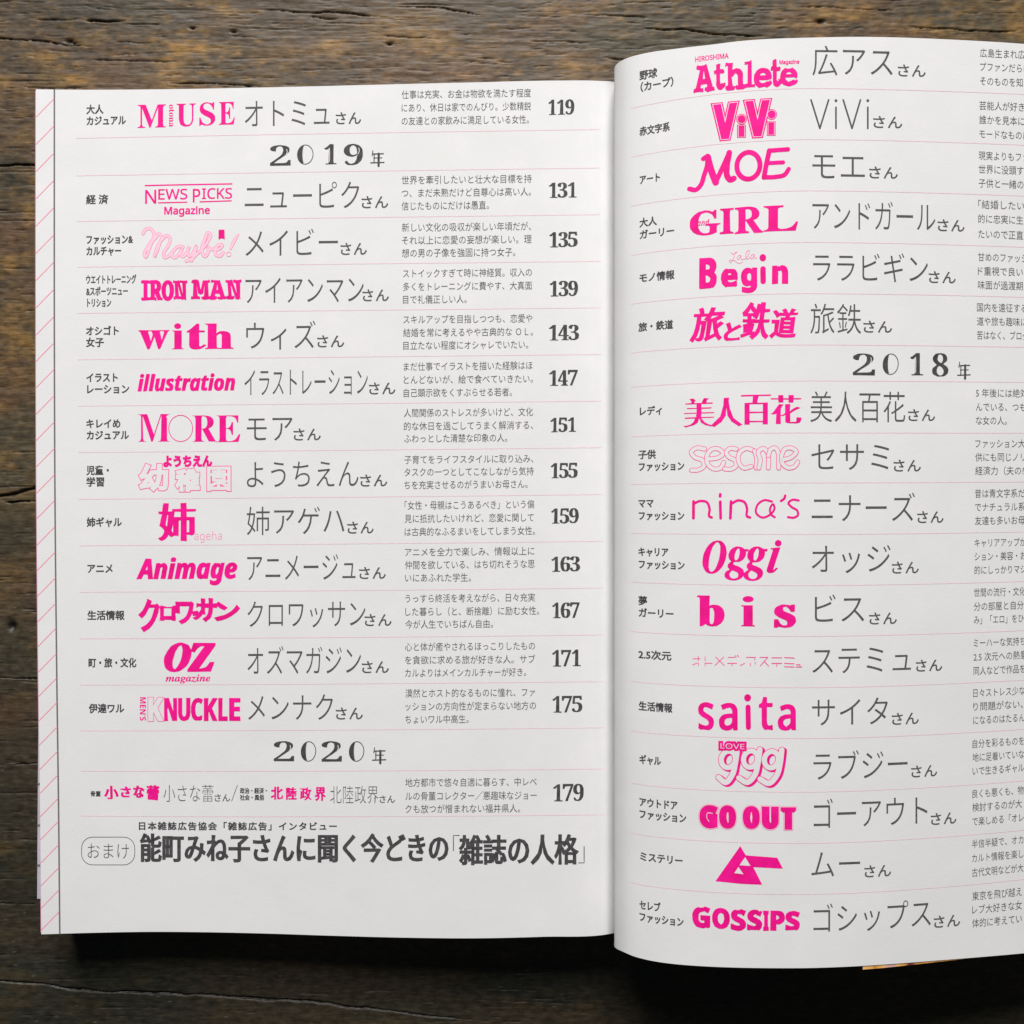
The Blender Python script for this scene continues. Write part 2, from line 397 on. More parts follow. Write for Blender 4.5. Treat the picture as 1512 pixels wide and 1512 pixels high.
def sheet(name, grid, thick, mats, parent, flip=False):
    """grid[row][col] of 3-D points -> thin closed sheet"""
    G = np.array(grid, float)
    ny, nx, _ = G.shape
    top = G.reshape(-1, 3) - np.array(BOOK_OFF)
    # side walls get their own vertices so the page shading stays clean at the rim
    # thickness along the local profile normal
    dx = np.gradient(G, axis=1); nrm = np.stack([-dx[..., 2], np.zeros((ny, nx)), dx[..., 0]], -1)
    nrm /= np.maximum(np.linalg.norm(nrm, axis=2, keepdims=True), 1e-9)
    bot = (G - nrm*thick).reshape(-1, 3) - np.array(BOOK_OFF)
    N = nx*ny
    f = []
    for r in range(ny-1):
        for c in range(nx-1):
            a = r*nx+c
            f.append((a, a+nx, a+nx+1, a+1)); f.append((N+a, N+a+1, N+a+nx+1, N+a+nx))
    brd = list(range(nx)) + [r*nx+nx-1 for r in range(1, ny)] + [(ny-1)*nx + c for c in range(nx-2, -1, -1)] + [r*nx for r in range(ny-2, 0, -1)]
    ns = len(f)
    nb = len(brd)
    for i in range(nb):
        j = (i+1) % nb
        f.append((2*N+i, 2*N+j, 2*N+nb+j, 2*N+nb+i))
    o = new_obj(name, [tuple(v) for v in np.concatenate([top, bot, top[brd], bot[brd]])], f, mats, parent)
    sm = [True]*ns + [False]*(len(f)-ns)
    o.data.polygons.foreach_set('use_smooth', sm)
    return o

def left_grid(dz=0.0, inset=0.0, ny=46):
    g = []
    ts = np.concatenate([np.linspace(0, .93, 150), np.linspace(.93, 1, 26)[1:]])
    for v in np.linspace(0, 1, ny):
        y_guess = 131 + v*1248
        x0 = float(LEFTX(y_guess)) + inset
        row = []
        for t in ts:
            x = x0 + t*(913-x0)
            yt = float(LT(x))+inset; yb = float(LB(x))-inset
            row.append(pt(x, yt + v*(yb-yt), float(DL(x))+dz))
        g.append(row)
    return g

def right_cols():
    cols = []                                   # (X, Z, Ytop, Ybot)
    yt0 = (CY-102.5)/F*.2315; yb0 = (CY-1396)/F*.2315
    for (px, d) in [(913.0, .2428), (910.6, .2412), (909.0, .2392), (908.0, .2372), (907.5, .2352), (907.15, .2335), (907.02, .2322)]:
        cols.append(((px-CX)/F*d, CAM_Z-d, yt0, yb0))
    qs = np.concatenate([np.linspace(0, 8, 40), np.linspace(8, math.sqrt(RIGHT_END-907), 110)[1:]])
    for q in qs:
        px = 907 + q*q; d = float(RQ(q))
        s = math.sqrt(max(px-906.9, 0.0))
        if q == 0: s = 0
        cols.append(((px-CX)/F*d, CAM_Z-d, (CY-float(RT(s)))/F*d, (CY-float(RB(s)))/F*d))
    return np.array(cols)
RC = right_cols()

left_page = sheet("left_page", left_grid(), .00009, [PAPER], book)
left_page['label'] = "left page listing 2019 and 2020 entries with striped pink margin"
rg = [[(c[0], c[2]+(c[3]-c[2])*v, c[1]) for c in RC] for v in np.linspace(0, 1, 40)]
right_page = sheet("right_page", rg, .00009, [PAPER], book)
right_page['label'] = "right page arching up over the gutter with 2018 entries"

def offset_profile(C, d, y_in):
    g = np.gradient(C, axis=0)
    n = np.stack([-g[:, 1], g[:, 0]], 1); n /= np.linalg.norm(n, axis=1, keepdims=True)
    out = C.copy(); out[:, 0] -= n[:, 0]*d; out[:, 1] -= n[:, 1]*d
    out[:, 2] -= y_in; out[:, 3] += y_in
    return out
# loose leaves beneath the right page, each a thin sheet
for k in range(1, 7):
    C = offset_profile(RC, .0003 + .00022*k, .00025 + .00008*((k*5) % 4))[9 + k:-1-(k % 3)]
    g = [[(c[0], c[2]+(c[3]-c[2])*v, c[1]) for c in C[::2]] for v in np.linspace(0, 1, 8)]
    sheet("leaf", g, .00009, [PAPER], book)
C = offset_profile(RC, .0022, .0006)[14:]
g = [[(c[0], c[2]+(c[3]-c[2])*v, c[1]) for c in C[::2]] for v in np.linspace(0, 1, 8)]
front_cover = sheet("front_cover", g, .00035, [BOARD], book)

# jacket flap folded round the front cover, its corner showing below the right page
def flap():
    rows = []
    xs = np.linspace(1274, 1640, 60)
    for v in np.linspace(0, 1, 10):
        row = []
        for x in xs:
            d = float(DR(x)) + .00018
            ext = np.interp(x, [1274, 1300, 1360, 1430, 1512, 1640], [5.4, 5.0, 3.0, .6, -1.5, -3])
            s = sq(x)
            # page edge seen from the camera at the deeper level
            dd = d/float(DR(x))
            y1 = float(RB(s)) + ext
            y0 = float(RT(s)) + 12
            row.append(pt(x, y0 + (y1-y0)*v, d))
        rows.append(row)
    return sheet("jacket_flap", rows, .00010, [JACKET], book)
flap()['label'] = "orange printed dust jacket flap peeking below the right page"

# solid block of pages beneath the left page + back cover + spine
def prism(name, prof_top, z0, y_top, y_bot, mats, parent):
    """prof_top: list of (X, Z); flat bottom at z0; y_top / y_bot: functions of index"""
    n = len(prof_top); v = []; f = []
    for yf in (y_top, y_bot):
        for i, (x, z) in enumerate(prof_top): v.append((x, yf[i], z))
        for i, (x, z) in enumerate(prof_top): v.append((x, yf[i], z0))
    v = [(a-BOOK_OFF.x, b, c) for a, b, c in v]
    for i in range(n-1):
        f.append((i, 2*n+i, 2*n+i+1, i+1))                    # top
        f.append((n+i, n+i+1, 3*n+i+1, 3*n+i))                # bottom
        f.append((i, i+1, n+i+1, n+i)); f.append((2*n+i, 3*n+i, 3*n+i+1, 2*n+i+1))
    f.append((0, n, 3*n, 2*n)); f.append((n-1, 3*n-1, 4*n-1, 2*n-1)[:1] + (2*n+n-1, 4*n-1, 2*n-1))
    return new_obj(name, v, f, mats, parent)
xs = np.linspace(63, 912, 90)
prof = [((x-CX)/F*float(DL(x)), CAM_Z-float(DL(x))-.0011) for x in xs]
yt = [(CY-float(LT(x))-1.6)/F*float(DL(x)) for x in xs]
yb = [(CY-float(LB(x))+1.6)/F*float(DL(x)) for x in xs]
prism("page_block", prof, .0011, yt, yb, [EDGES], book)
bx0, bx1 = prof[0][0]-.0008, prof[-1][0]+.002
by0, by1 = yt[0]+.0008, yb[0]-.0008
new_obj("back_cover", [(x-BOOK_OFF.x, y, z) for z in (.0002, .0008) for (x, y) in ((bx0, by1), (bx1, by1), (bx1, by0), (bx0, by0))],
        [(0, 3, 2, 1), (4, 5, 6, 7), (0, 1, 5, 4), (1, 2, 6, 5), (2, 3, 7, 6), (3, 0, 4, 7)], [BOARD], book)
sp = []
for i in range(9):
    a = i/8*math.pi/2
    sp.append((prof[-1][0]+.0024 + .0022*math.sin(a), .0006+.0075*(1-math.cos(a))))
sg = [[(x, by0+(by1-by0)*v, z) for x, z in sp] for v in np.linspace(0, 1, 6)]
sheet("spine", sg, .0004, [BOARD], book)
# leaves whose fore-edges stick out past the left page
def strip_leaf(name, pts_left, y1, dz, mats):
    g = []
    for i in range(24):
        t = i/23; y = pts_left[0][1] + (y1-pts_left[0][1])*t
        x0 = float(np.interp(y, [p[1] for p in pts_left], [p[0] for p in pts_left]))
        g.append([pt(x, y, float(DL(x))+dz) for x in np.linspace(x0, 78, 8)])
    return sheet(name, g, .0001, mats, book)
pe = [(float(LEFTX(y))-1.1, y) for y in (134, 300, 500, 700, 900, 1000, 1100, 1200, 1300, 1377)]
strip_leaf("under_page", pe, 1377, .0003, [PINKEDGE])['label'] = "page beneath with a thin pink edge showing at the left"
sl = strip_leaf("under_page", [(57.5, 1010), (56.4, 1100), (55.6, 1200), (54.8, 1327)], 1327, .00016, [LILAC])
sl['label'] = "lilac grey page corner sticking out at the lower left"
for y in (1157, 1218, 1277):
    v = [pt(54.5, y-.9, .2400, .00004), pt(59, y-.9, .2400, .00004), pt(59, y+.9, .2400, .00004), pt(54.5, y+.9, .2400, .00004)]
    new_obj("edge_mark", [tuple(Vector(a)-BOOK_OFF) for a in v], [(0, 3, 2, 1)], [GREYLINE], sl)

# ------------------------------------------------------------------ print
_cache = {}
def glyphs(text, off=0.0, res=3, space=1.0):
    key = (text, off, res, space)
    if key in _cache: return _cache[key]
    c = bpy.data.curves.new('t', 'FONT'); c.body = text; c.size = 1; c.offset = off
    c.resolution_u = res; c.space_character = space
    o = bpy.data.objects.new('t', c)
    me = bpy.data.meshes.new_from_object(o)
    bm = bmesh.new(); bm.from_mesh(me)
    bmesh.ops.remove_doubles(bm, verts=bm.verts, dist=1e-5)
    bm.verts.ensure_lookup_table()
    V = np.array([v.co[:2] for v in bm.verts])
    for i, v in enumerate(bm.verts): v.index = i
    Fc = [[v.index for v in f.verts] for f in bm.faces]
    B = []
    for e in bm.edges:
        if len(e.link_faces) == 1:
            f = e.link_faces[0]
            a, b = e.verts[0].index, e.verts[1].index
            cen = f.calc_center_median()
            B.append((a, b, cen.x, cen.y))
    bm.free(); bpy.data.meshes.remove(me); bpy.data.objects.remove(o); bpy.data.curves.remove(c)
    _cache[key] = (V, Fc, B)
    return _cache[key]

BASE = 2.4e-5
class Ink:
    def __init__(s, side):
        s.side = side; s.v = []; s.f = []; s.m = []; s.mats = []; s.lv = 0
    def mi(s, mat):
        if mat not in s.mats: s.mats.append(mat)
        return s.mats.index(mat)
    def add(s, P, Z, faces, mat):
        """P: layout points (x px, y reference px); Z extra lift"""
        n = len(s.v); k = s.mi(mat)
        lift = BASE + s.lv*1.3e-6
        for (x, y), z in zip(P, Z): s.v.append((x, y, lift+z))
        for f in faces: s.f.append([n+i for i in f]); s.m.append(k)
        s.lv += 1
    def text(s, text, x0, x1, y0, y1, mat=None, off=0.0, w=0.0, wy=None, res=3, shear=0.0, space=1.0, em=None, grow=(0, 0, 0, 0), jit=0.0, rot=0):
        """fit the ink box of `text` to x0..x1, y0..y1 (photograph scale); em: y0 = centre line, height em"""
        V, Fc, B = glyphs(text, off, res, space)
        V = V.copy()
        if rot == 90: V = np.stack([V[:, 1], -V[:, 0]], 1)
        if shear: V[:, 0] += V[:, 1]*shear
        mn, mx = V.min(0), V.max(0)
        xm = (x0+x1)/2
        sx = (x1-x0)/(mx[0]-mn[0])
        X = x0 + (V[:, 0]-mn[0])*sx
        if em is None:
            r0, r1 = yref(xm, y0, s.side), yref(xm, y1, s.side)
            Y = r1 + (V[:, 1]-mn[1])*(r0-r1)/(mx[1]-mn[1])
        else:
            Y = yref(xm, y0, s.side) - (V[:, 1]-.375)*em
        if jit:
            rr = np.random.RandomState(len(text)*7+int(x0))
            X = X + rr.uniform(-jit, jit, len(X)); Y = Y + rr.uniform(-jit, jit, len(X))
        P = np.stack([X, Y], 1)
        s.add(P, np.zeros(len(P)), Fc, mat)
        if w:
            if wy is None: wy = w
            N = np.zeros_like(P); cnt = np.zeros(len(P))
            outs = []
            for (a, b, cxx, cyy) in B:
                if rot == 90: cxx, cyy = cyy, -cxx
                if shear: cxx += cyy*shear
                cc = np.array([x0 + (cxx-mn[0])*sx, 0.])
                if em is None: cc[1] = r1 + (cyy-mn[1])*(r0-r1)/(mx[1]-mn[1])
                else: cc[1] = yref(xm, y0, s.side) - (cyy-.375)*em
                d = P[b]-P[a]; L = math.hypot(*d)
                if L < 1e-6: continue
                nn = np.array([-d[1], d[0]])/L
                if np.dot(nn, (P[a]+P[b])/2-cc) < 0: nn = -nn
                N[a] += nn; N[b] += nn; cnt[a] += 1; cnt[b] += 1
                outs.append((a, b))
            ln = np.maximum(np.hypot(N[:, 0], N[:, 1]), 1e-6)
            U = N/ln[:, None]
            mit = np.minimum(np.where(cnt > 0, cnt/ln, 1), 1.6)
            Q = P + U*mit[:, None]*np.array([w, wy])
            idx = sorted({i for ab in outs for i in ab}); mp = {v: i for i, v in enumerate(idx)}
            n = len(idx)
            s.lv -= 1
            PP = [tuple(P[i]) for i in idx] + [tuple(Q[i]) for i in idx]
            ZZ = [0]*n + [-8e-7]*n
            s.add(PP, ZZ, [(mp[a], mp[b], n+mp[b], n+mp[a]) for a, b in outs], mat)
        return s
    def stroke(s, pts, width, mat, smooth=True, local=True, closed=False, taper=0.0):
        """round-ended ribbon; pts in photograph px"""
        p = np.array(pts, float)
        if closed: p = np.vstack([p, p[:1]])
        if smooth and len(p) > 2:
            t = np.concatenate([[0], np.cumsum(np.hypot(*np.diff(p, axis=0).T))])
            if closed:
                pe = np.vstack([p[-2], p, p[1]]); dt0 = t[-1]-t[-2]
                te = np.concatenate([[-dt0], t, [t[-1]+t[1]]])
            else: pe, te = p, t
            fx, fy = hermite(te, pe[:, 0]), hermite(te, pe[:, 1])
            n = max(len(p)*5, int(t[-1]/2.0))
            tt = np.linspace(0, t[-1], n)
            p = np.stack([fx(tt), fy(tt)], 1)
        else:
            out = [p[0]]
            for a, b in zip(p[:-1], p[1:]):
                k = max(1, int(np.hypot(*(b-a))/8))
                for i in range(1, k+1): out.append(a+(b-a)*i/k)
            p = np.array(out)
        xm, ym = p[:, 0].mean(), p[:, 1].mean()
        if local: p = np.stack([p[:, 0], [yref(x, y, s.side) for x, y in p]], 1)
        d = np.gradient(p, axis=0); L = np.maximum(np.hypot(d[:, 0], d[:, 1]), 1e-6)
        nn = np.stack([-d[:, 1], d[:, 0]], 1)/L[:, None]
        m = len(p)
        tp = np.linspace(0, 1, m)
        ww = width/2*(1 - taper*(1-np.sin(np.pi*tp)))
        A = p + nn*ww[:, None]; Bq = p - nn*ww[:, None]
        P = list(map(tuple, A)) + list(map(tuple, Bq)); Z = list(np.linspace(0, 7e-7, m))*2
        f = [(i, i+1, m+i+1, m+i) for i in range(m-1)]
        if not closed:
            for e, sgn in ((0, 1), (m-1, -1)):
                base = len(P); c = p[e]; a0 = math.atan2(nn[e][1], nn[e][0])
                k = 6
                ring = []
                for j in range(1, k):
                    a = a0 + sgn*math.pi*j/k
                    P.append((c[0]+math.cos(a)*ww[e], c[1]+math.sin(a)*ww[e])); Z.append(Z[e]); ring.append(base+j-1)
                f.append([e]+ring+[m+e])
        s.add(P, Z, f, mat)
        return s
    def poly(s, pts, mat):
        P = [(x, yref(x, y, s.side)) for x, y in pts]
        s.add(P, [0]*len(P), [list(range(len(P)))], mat)
        return s
    def ring(s, cx, cy, rx, ry, width, mat, rot=0.0):
        pts = []
        for i in range(28):
            a = i/28*2*math.pi; x, y = rx*math.cos(a), ry*math.sin(a)
            pts.append((cx + x*math.cos(rot)-y*math.sin(rot), cy + x*math.sin(rot)+y*math.cos(rot)))
        return s.stroke(pts, width, mat, closed=True)
    def disc(s, cx, cy, rx, ry, mat):
        return s.poly([(cx+rx*math.cos(i/20*2*math.pi), cy+ry*math.sin(i/20*2*math.pi)) for i in range(20)], mat)
    def build(s, name):
        parent = left_page if s.side == 'L' else right_page
        me = bpy.data.meshes.new(name)
        bm = bmesh.new()
        vs = [bm.verts.new(v) for v in s.v]
        for f, m in zip(s.f, s.m):
            try: fc = bm.faces.new([vs[i] for i in f]); fc.material_index = m
            except ValueError: pass
        for f in bm.faces:
            if len(f.verts) > 4: pass
        ng = [f for f in bm.faces if len(f.verts) > 4]
        if ng: bmesh.ops.triangulate(bm, faces=ng)
        # cut wide faces so that they follow the curve of the page
        step = 10 if s.side == 'R' else 16
        wide = max((max(v.co.x for v in f.verts)-min(v.co.x for v in f.verts)) for f in bm.faces)
        xs_ = [v[0] for v in s.v]
        x = math.floor(min(xs_)/step)*step + step
        while x < max(xs_):
            if wide > step*.8:
                bmesh.ops.bisect_plane(bm, geom=bm.verts[:]+bm.edges[:]+bm.faces[:], plane_co=(x, 0, 0), plane_no=(1, 0, 0), dist=1e-4)
            x += step
        X = np.array([v.co.x for v in bm.verts]); Yr = np.array([v.co.y for v in bm.verts]); Zl = np.array([v.co.z for v in bm.verts])
        Y = Yr + DIST[s.side](X, Yr)
        d = D(X, s.side)
        for v, a, b, c, l_ in zip(bm.verts, X, Y, d, Zl):
            p = pt(a, b, c, l_)
            v.co = (p[0]-BOOK_OFF.x, p[1], p[2])
        bm.normal_update()
        fl = [f for f in bm.faces if f.normal.z < 0]
        if fl: bmesh.ops.reverse_faces(bm, faces=fl)
        bm.to_mesh(me); bm.free()
        for m in s.mats: me.materials.append(m)
        o = bpy.data.objects.new(name, me); COL.objects.link(o); o.parent = parent
        return o

# ---- rules and margin
def rule(side, y, x0, x1, wd=0.95):
    k = Ink(side); n = int((x1-x0)/5)
    xs = np.linspace(x0, x1, n+1)
    P = [(x, y-wd/2+.15*math.sin(x*.31+y)) for x in xs] + [(x, y+wd/2+.15*math.sin(x*.31+y)) for x in xs]
    k.add(P, [0]*len(P), [(i, i+1, n+2+i, n+1+i) for i in range(n)], RULE)
    k.build("rule_line")
for y in (204, 259.5, 326.8, 394.3, 462.5, 531, 599.5, 668, 737, 805.7, 874.2, 943, 1011.3, 1079, 1138.5, 1204.7):
    dx = (y-204)/1000*7
    rule('L', y, 112.5+dx, 885.5+dx)
for y in (130.3, 205.8, 281.5, 357.6, 433.3, 509, 562.2, 639, 712.8, 788.9, 864.4, 939.4, 1015.2, 1090.3, 1169.4, 1245, 1320.3):
    rule('R', y, 931.5, 1630)
k = Ink('L')
ys = np.linspace(float(LT(82))+.3, float(LB(88))-.3, 60)
k.stroke([(float(LEFTX(y))+27.3, y) for y in ys], 2.3, GREYLINE, smooth=False); k.build("margin_line")
st = [172.8+40.2*i for i in range(9)] + [494.4+38.9*i for i in range(1, 6)] + [727.8, 765.6, 804.5, 842, 880, 917.7, 954.3, 992, 1028, 1064, 1100, 1136, 1171, 1205.5, 1239.5, 1274, 1307.7, 1340.7, 1373]
for y in st:
    k = Ink('L'); xl = float(LEFTX(y)); k.stroke([(xl+.4, y), (xl+26.2, y-26.5)], 1.15, STRIPE, smooth=False); k.build("margin_stripe")

# ---- text columns
def piece(side, name, *parts):
    k = Ink(side)
    for p in parts: p(k)
    return k.build(name)
def category(side, lines, size=14.6, w=.42):
    k = Ink(side)
    for (t, x0, x1, y) in lines: k.text(t, x0, x1, y, 0, GREY, em=size, w=w, res=2)
    k.build("category_text")
category('L', [("大人", 128, 152.5, 161.5), ("カジュアル", 128.5, 185.5, 178)])
category('L', [("経 済", 127.5, 159.5, 294.5)])
category('L', [("ファッション&", 128, 196, 353.5), ("カルチャー", 128, 178.5, 370.5)])
category('L', [("ウエイトトレーニング", 127.5, 201, 412.5), ("&スポーツニュー", 127.5, 188.5, 430), ("トリション", 129, 164, 447)], 14.2, .33)
category('L', [("オシゴト", 127.5, 175, 488.5), ("女子", 127.5, 153, 505.5)])
category('L', [("イラスト", 128, 173.5, 557.5), ("レーション", 129, 190.5, 574.5)])
category('L', [("キレイめ", 128, 177.5, 625.5), ("カジュアル", 128.5, 190, 642.5)])
category('L', [("児童・", 128, 160.5, 694.5), ("学習", 128, 153.5, 711.5)])
category('L', [("姉ギャル", 128.5, 179.5, 771)])
category('L', [("アニメ", 129.5, 166, 839.5)])
category('L', [("生活情報", 129.5, 183.5, 908.5)])
category('L', [("町・旅・文化", 131, 201, 978.5)])
category('L', [("伊達ワル", 131.5, 183, 1046)])
category('L', [("骨董", 134, 148.5, 1172)], 8.6, .22)
category('L', [("政治・経済・", 354.5, 394, 1167.5), ("社会・風俗", 354.5, 390, 1177.5)], 8.8, .25)
category('R', [("野球", 944.5, 970, 109.5), ("（カープ）", 946, 994, 124.5)])
category('R', [("赤文字系", 944.5, 988.5, 190.5)])
category('R', [("アート", 945, 974, 263.5)])
category('R', [("大人", 944.5, 969.5, 327.5), ("ガーリー", 945, 995, 343.5)])
category('R', [("モノ情報", 944.5, 995.5, 408)])
category('R', [("旅・鉄道", 943, 993.5, 481)])
category('R', [("レディ", 945, 977, 606.5)])
category('R', [("子供", 943, 968, 671), ("ファッション", 943.5, 1010, 688.5)])
category('R', [("ママ", 943, 964.5, 743), ("ファッション", 943.5, 1010, 761.5)])
category('R', [("キャリア", 943, 986.5, 815), ("ファッション", 943.5, 1010.5, 834)])
category('R', [("夢", 943, 955, 887), ("ガーリー", 943.5, 994, 905.5)])
category('R', [("2.5次元", 943, 991, 967.5)])
category('R', [("生活情報", 943.5, 992.5, 1044)])
category('R', [("ギャル", 944.5, 975.5, 1122.5)])
category('R', [("アウトドア", 944.5, 1000, 1187), ("ファッション", 944.5, 1013, 1205.5)])
category('R', [("ミステリー", 945.5, 1007.5, 1268)])
category('R', [("セレブ", 944.5, 975, 1338), ("ファッション", 944.5, 1009, 1358)])

def name(side, t, x0, x1, yc, em, sx0, sx1, syc, off=-.0065, sem=20.5):
    k = Ink(side); k.text(t, x0, x1, yc, 0, GREYTHIN, em=em, off=off, res=4); k.build("name_text")
    k = Ink(side); k.text("さん", sx0, sx1, syc, 0, GREYTHIN, em=sem, w=.28*sem/20, res=3); k.build("honorific_text")
for a in [("オトミュ", 361.5, 486.5, 167, 46, 496, 533, 174.5), ("ニューピク", 361.5, 530.5, 289, 46, 534, 573, 298.5),
          ("メイビー", 362.5, 499, 358.5, 46, 503, 541.5, 367.5), ("アイアンマン", 362.5, 537, 428, 46, 535.5, 574, 436),
          ("ウィズ", 363.5, 466, 495.5, 46, 468.5, 508, 504), ("イラストレーション", 361, 543, 564, 46, 545, 583.5, 573.5),
          ("モア", 364.5, 432, 632.5, 45, 433.5, 473.5, 641.5), ("ようちえん", 364.5, 529.5, 700, 45, 532, 571.5, 709.5),
          ("姉アゲハ", 364.5, 508.5, 769, 46, 513, 551.5, 779), ("アニメージュ", 365, 525, 837.5, 46, 530.5, 569.5, 846),
          ("クロワッサン", 365.5, 539.5, 906.5, 45, 538.5, 578, 915.5), ("オズマガジン", 365.5, 533, 975.5, 47, 534.5, 574, 985),
          ("メンナク", 366.5, 491.5, 1044.5, 45, 496, 535.5, 1053.5)]:
    name('L', *a)
name('L', "小さな蕾", 241.5, 315, 1171.5, 28, 317, 339.5, 1178, off=-.012, sem=12.5)
name('L', "北陸政界", 487.5, 558.5, 1173.5, 28.5, 560.5, 583, 1180, off=-.012, sem=12.5)
k = Ink('L'); k.stroke([(342, 1183), (350.5, 1159.5)], .9, GREYTHIN, smooth=False); k.build("slash_mark")
for a in [("広アス", 1199.5, 1318, 90.5, 49, 1326, 1366.5, 104.5), ("モエ", 1199.5, 1277, 245, 48, 1283.5, 1325.5, 255),
          ("アンドガール", 1199.5, 1381, 319, 49, 1384.5, 1424, 333), ("ララビギン", 1200.5, 1370, 395.5, 48, 1371.5, 1411, 409.5),
          ("旅鉄", 1196.5, 1271.5, 471, 49, 1275, 1317, 482.5), ("美人百花", 1196.5, 1336.5, 601, 50, 1341, 1380.5, 613),
          ("セサミ", 1198, 1313, 674.5, 47, 1319.5, 1359.5, 687.5), ("ニナーズ", 1198.5, 1351, 750, 48, 1354.5, 1393, 763.5),
          ("オッジ", 1198.5, 1315, 825, 48, 1317, 1356.5, 838), ("ビス", 1203, 1276, 899, 48, 1283.5, 1324, 913),
          ("ステミュ", 1199.5, 1345, 974, 47, 1352.5, 1391, 982.5), ("サイタ", 1199, 1311, 1051, 47, 1317, 1356.5, 1061),
          ("ラブジー", 1201, 1340, 1130, 48, 1345.5, 1383.5, 1138.5), ("ゴーアウト", 1201.5, 1369.5, 1200, 49, 1374.5, 1412, 1208.5),
          ("ムー", 1198, 1270, 1275.5, 46, 1276.5, 1315.5, 1286), ("ゴシップス", 1201, 1374.5, 1353.5, 47, 1379, 1417.5, 1360)]:
    name('R', *a)
k = Ink('R')
for (a, b) in (((1197.5, 147.5), (1210.5, 189.5)), ((1210.5, 189.5), (1223.5, 147.5)), ((1245, 147.5), (1258, 189.5)), ((1258, 189.5), (1270.5, 147.5)), ((1234.3, 158.5), (1234.3, 189.5)), ((1281.3, 158.5), (1281.3, 189.5))):
    k.stroke([a, b], 2.5, GREYTHIN, smooth=False)
k.disc(1234.3, 148.6, 2.1, 2.1, GREYTHIN); k.disc(1281.3, 148.6, 2.1, 2.1, GREYTHIN)
k.build("name_text")
k = Ink('R'); k.text("さん", 1289.5, 1332, 180.5, 0, GREYTHIN, em=20.5, w=.28); k.build("honorific_text")

def desc(side, lines, size=13.6):
    k = Ink(side)
    for (t, x0, x1, y) in lines:
        k.text(t, x0, x1, y, 0, GREYTHIN, em=size, res=2)
    k.build("description_text")
for (x0, ys, ls) in [
    (593, (138.5, 158, 177.5), [("仕事は充実、お金は物欲を満たす程度", 784), ("にあり、休日は家でのんびり。少数精鋭", 784), ("の友達との家飲みに満足している女性。", 781)]),
    (593, (265, 284, 303.5), [("世界を牽引したいと壮大な目標を持", 785), ("つ、まだ未熟だけど自尊心は高い人。", 784), ("信じたものにだけは愚直。", 722)]),
    (593.5, (335, 354, 373), [("新しい文化の吸収が楽しい年頃だが、", 784), ("それ以上に恋愛の妄想が楽しい。理", 785), ("想の男の子像を強固に持つ女子。", 761)]),
    (595, (403, 422.5, 442), [("ストイックすぎて時に神経質。収入の", 785.5), ("多くをトレーニングに費やす、大真面", 785.5), ("目で礼儀正しい人。", 689)]),
    (595.5, (471, 490.5, 509.5), [("スキルアップを目指しつつも、恋愛や", 786), ("結婚を常に考えるやや古典的な ＯＬ。", 787), ("目立たない程度にオシャレでいたい。", 780)]),
    (596, (540.5, 560, 579.5), [("まだ仕事でイラストを描いた経験はほ", 786.5), ("とんどないが、絵で食べていきたい。", 787), ("自己顕示欲をくすぶらせる若者。", 756)]),
    (596.5, (609, 628.5, 647), [("人間関係のストレスが多いけど、文化", 787), ("的な休日を過ごしてうまく解消する、", 787), ("ふわっとした清楚な印象の人。", 749)]),
    (597, (678, 696.5, 715.5), [("子育てをライフスタイルに取り込み、", 787.5), ("タスクの一つとしてこなしながら気持", 788), ("ちを充実させるのがうまいお母さん。", 779)]),
    (597.5, (745.5, 765, 784.5), [("「女性・母親はこうあるべき」という偏", 788.5), ("見に抵抗したいけれど、恋愛に関して", 788), ("は古典的なふるまいをしてしまう女性。", 790)]),
    (598, (814.5, 833.5, 853), [("アニメを全力で楽しみ、情報以上に", 789), ("仲間を欲している、はち切れそうな思", 789.5), ("いにあふれた学生。", 695.5)]),
    (598.5, (883, 902.5, 921.5), [("うっすら終活を考えながら、日々充実", 790), ("した暮らし（と、断捨離）に励む女性。", 796), ("今が人生でいちばん自由。", 728)]),
    (598, (954.5, 974, 993), [("心と体が癒やされるほっこりしたもの", 790), ("を貪欲に求める旅が好きな人。サブ", 790.5), ("カルよりはメインカルチャーが好き。", 777)]),
    (598.5, (1023, 1042.5, 1062), [("漠然とホスト的なるものに憧れ、ファ", 790), ("ッションの方向性が定まらない地方の", 791.5), ("ちょいワル中高生。", 692)]),
    (598.5, (1155, 1175, 1194), [("地方都市で悠々自適に暮らす、中レベ", 792.5), ("ルの骨董コレクター／悪趣味なジョー", 792.5), ("クも放つが憎まれない福井県人。", 768)])]:
    desc('L', [(t, x0, x1, y) for (t, x1), y in zip(ls, ys)])
PITCH = {5: 9.4, 6: 11.3, 7: 10.7, 8: 9.7, 9: 9.3}
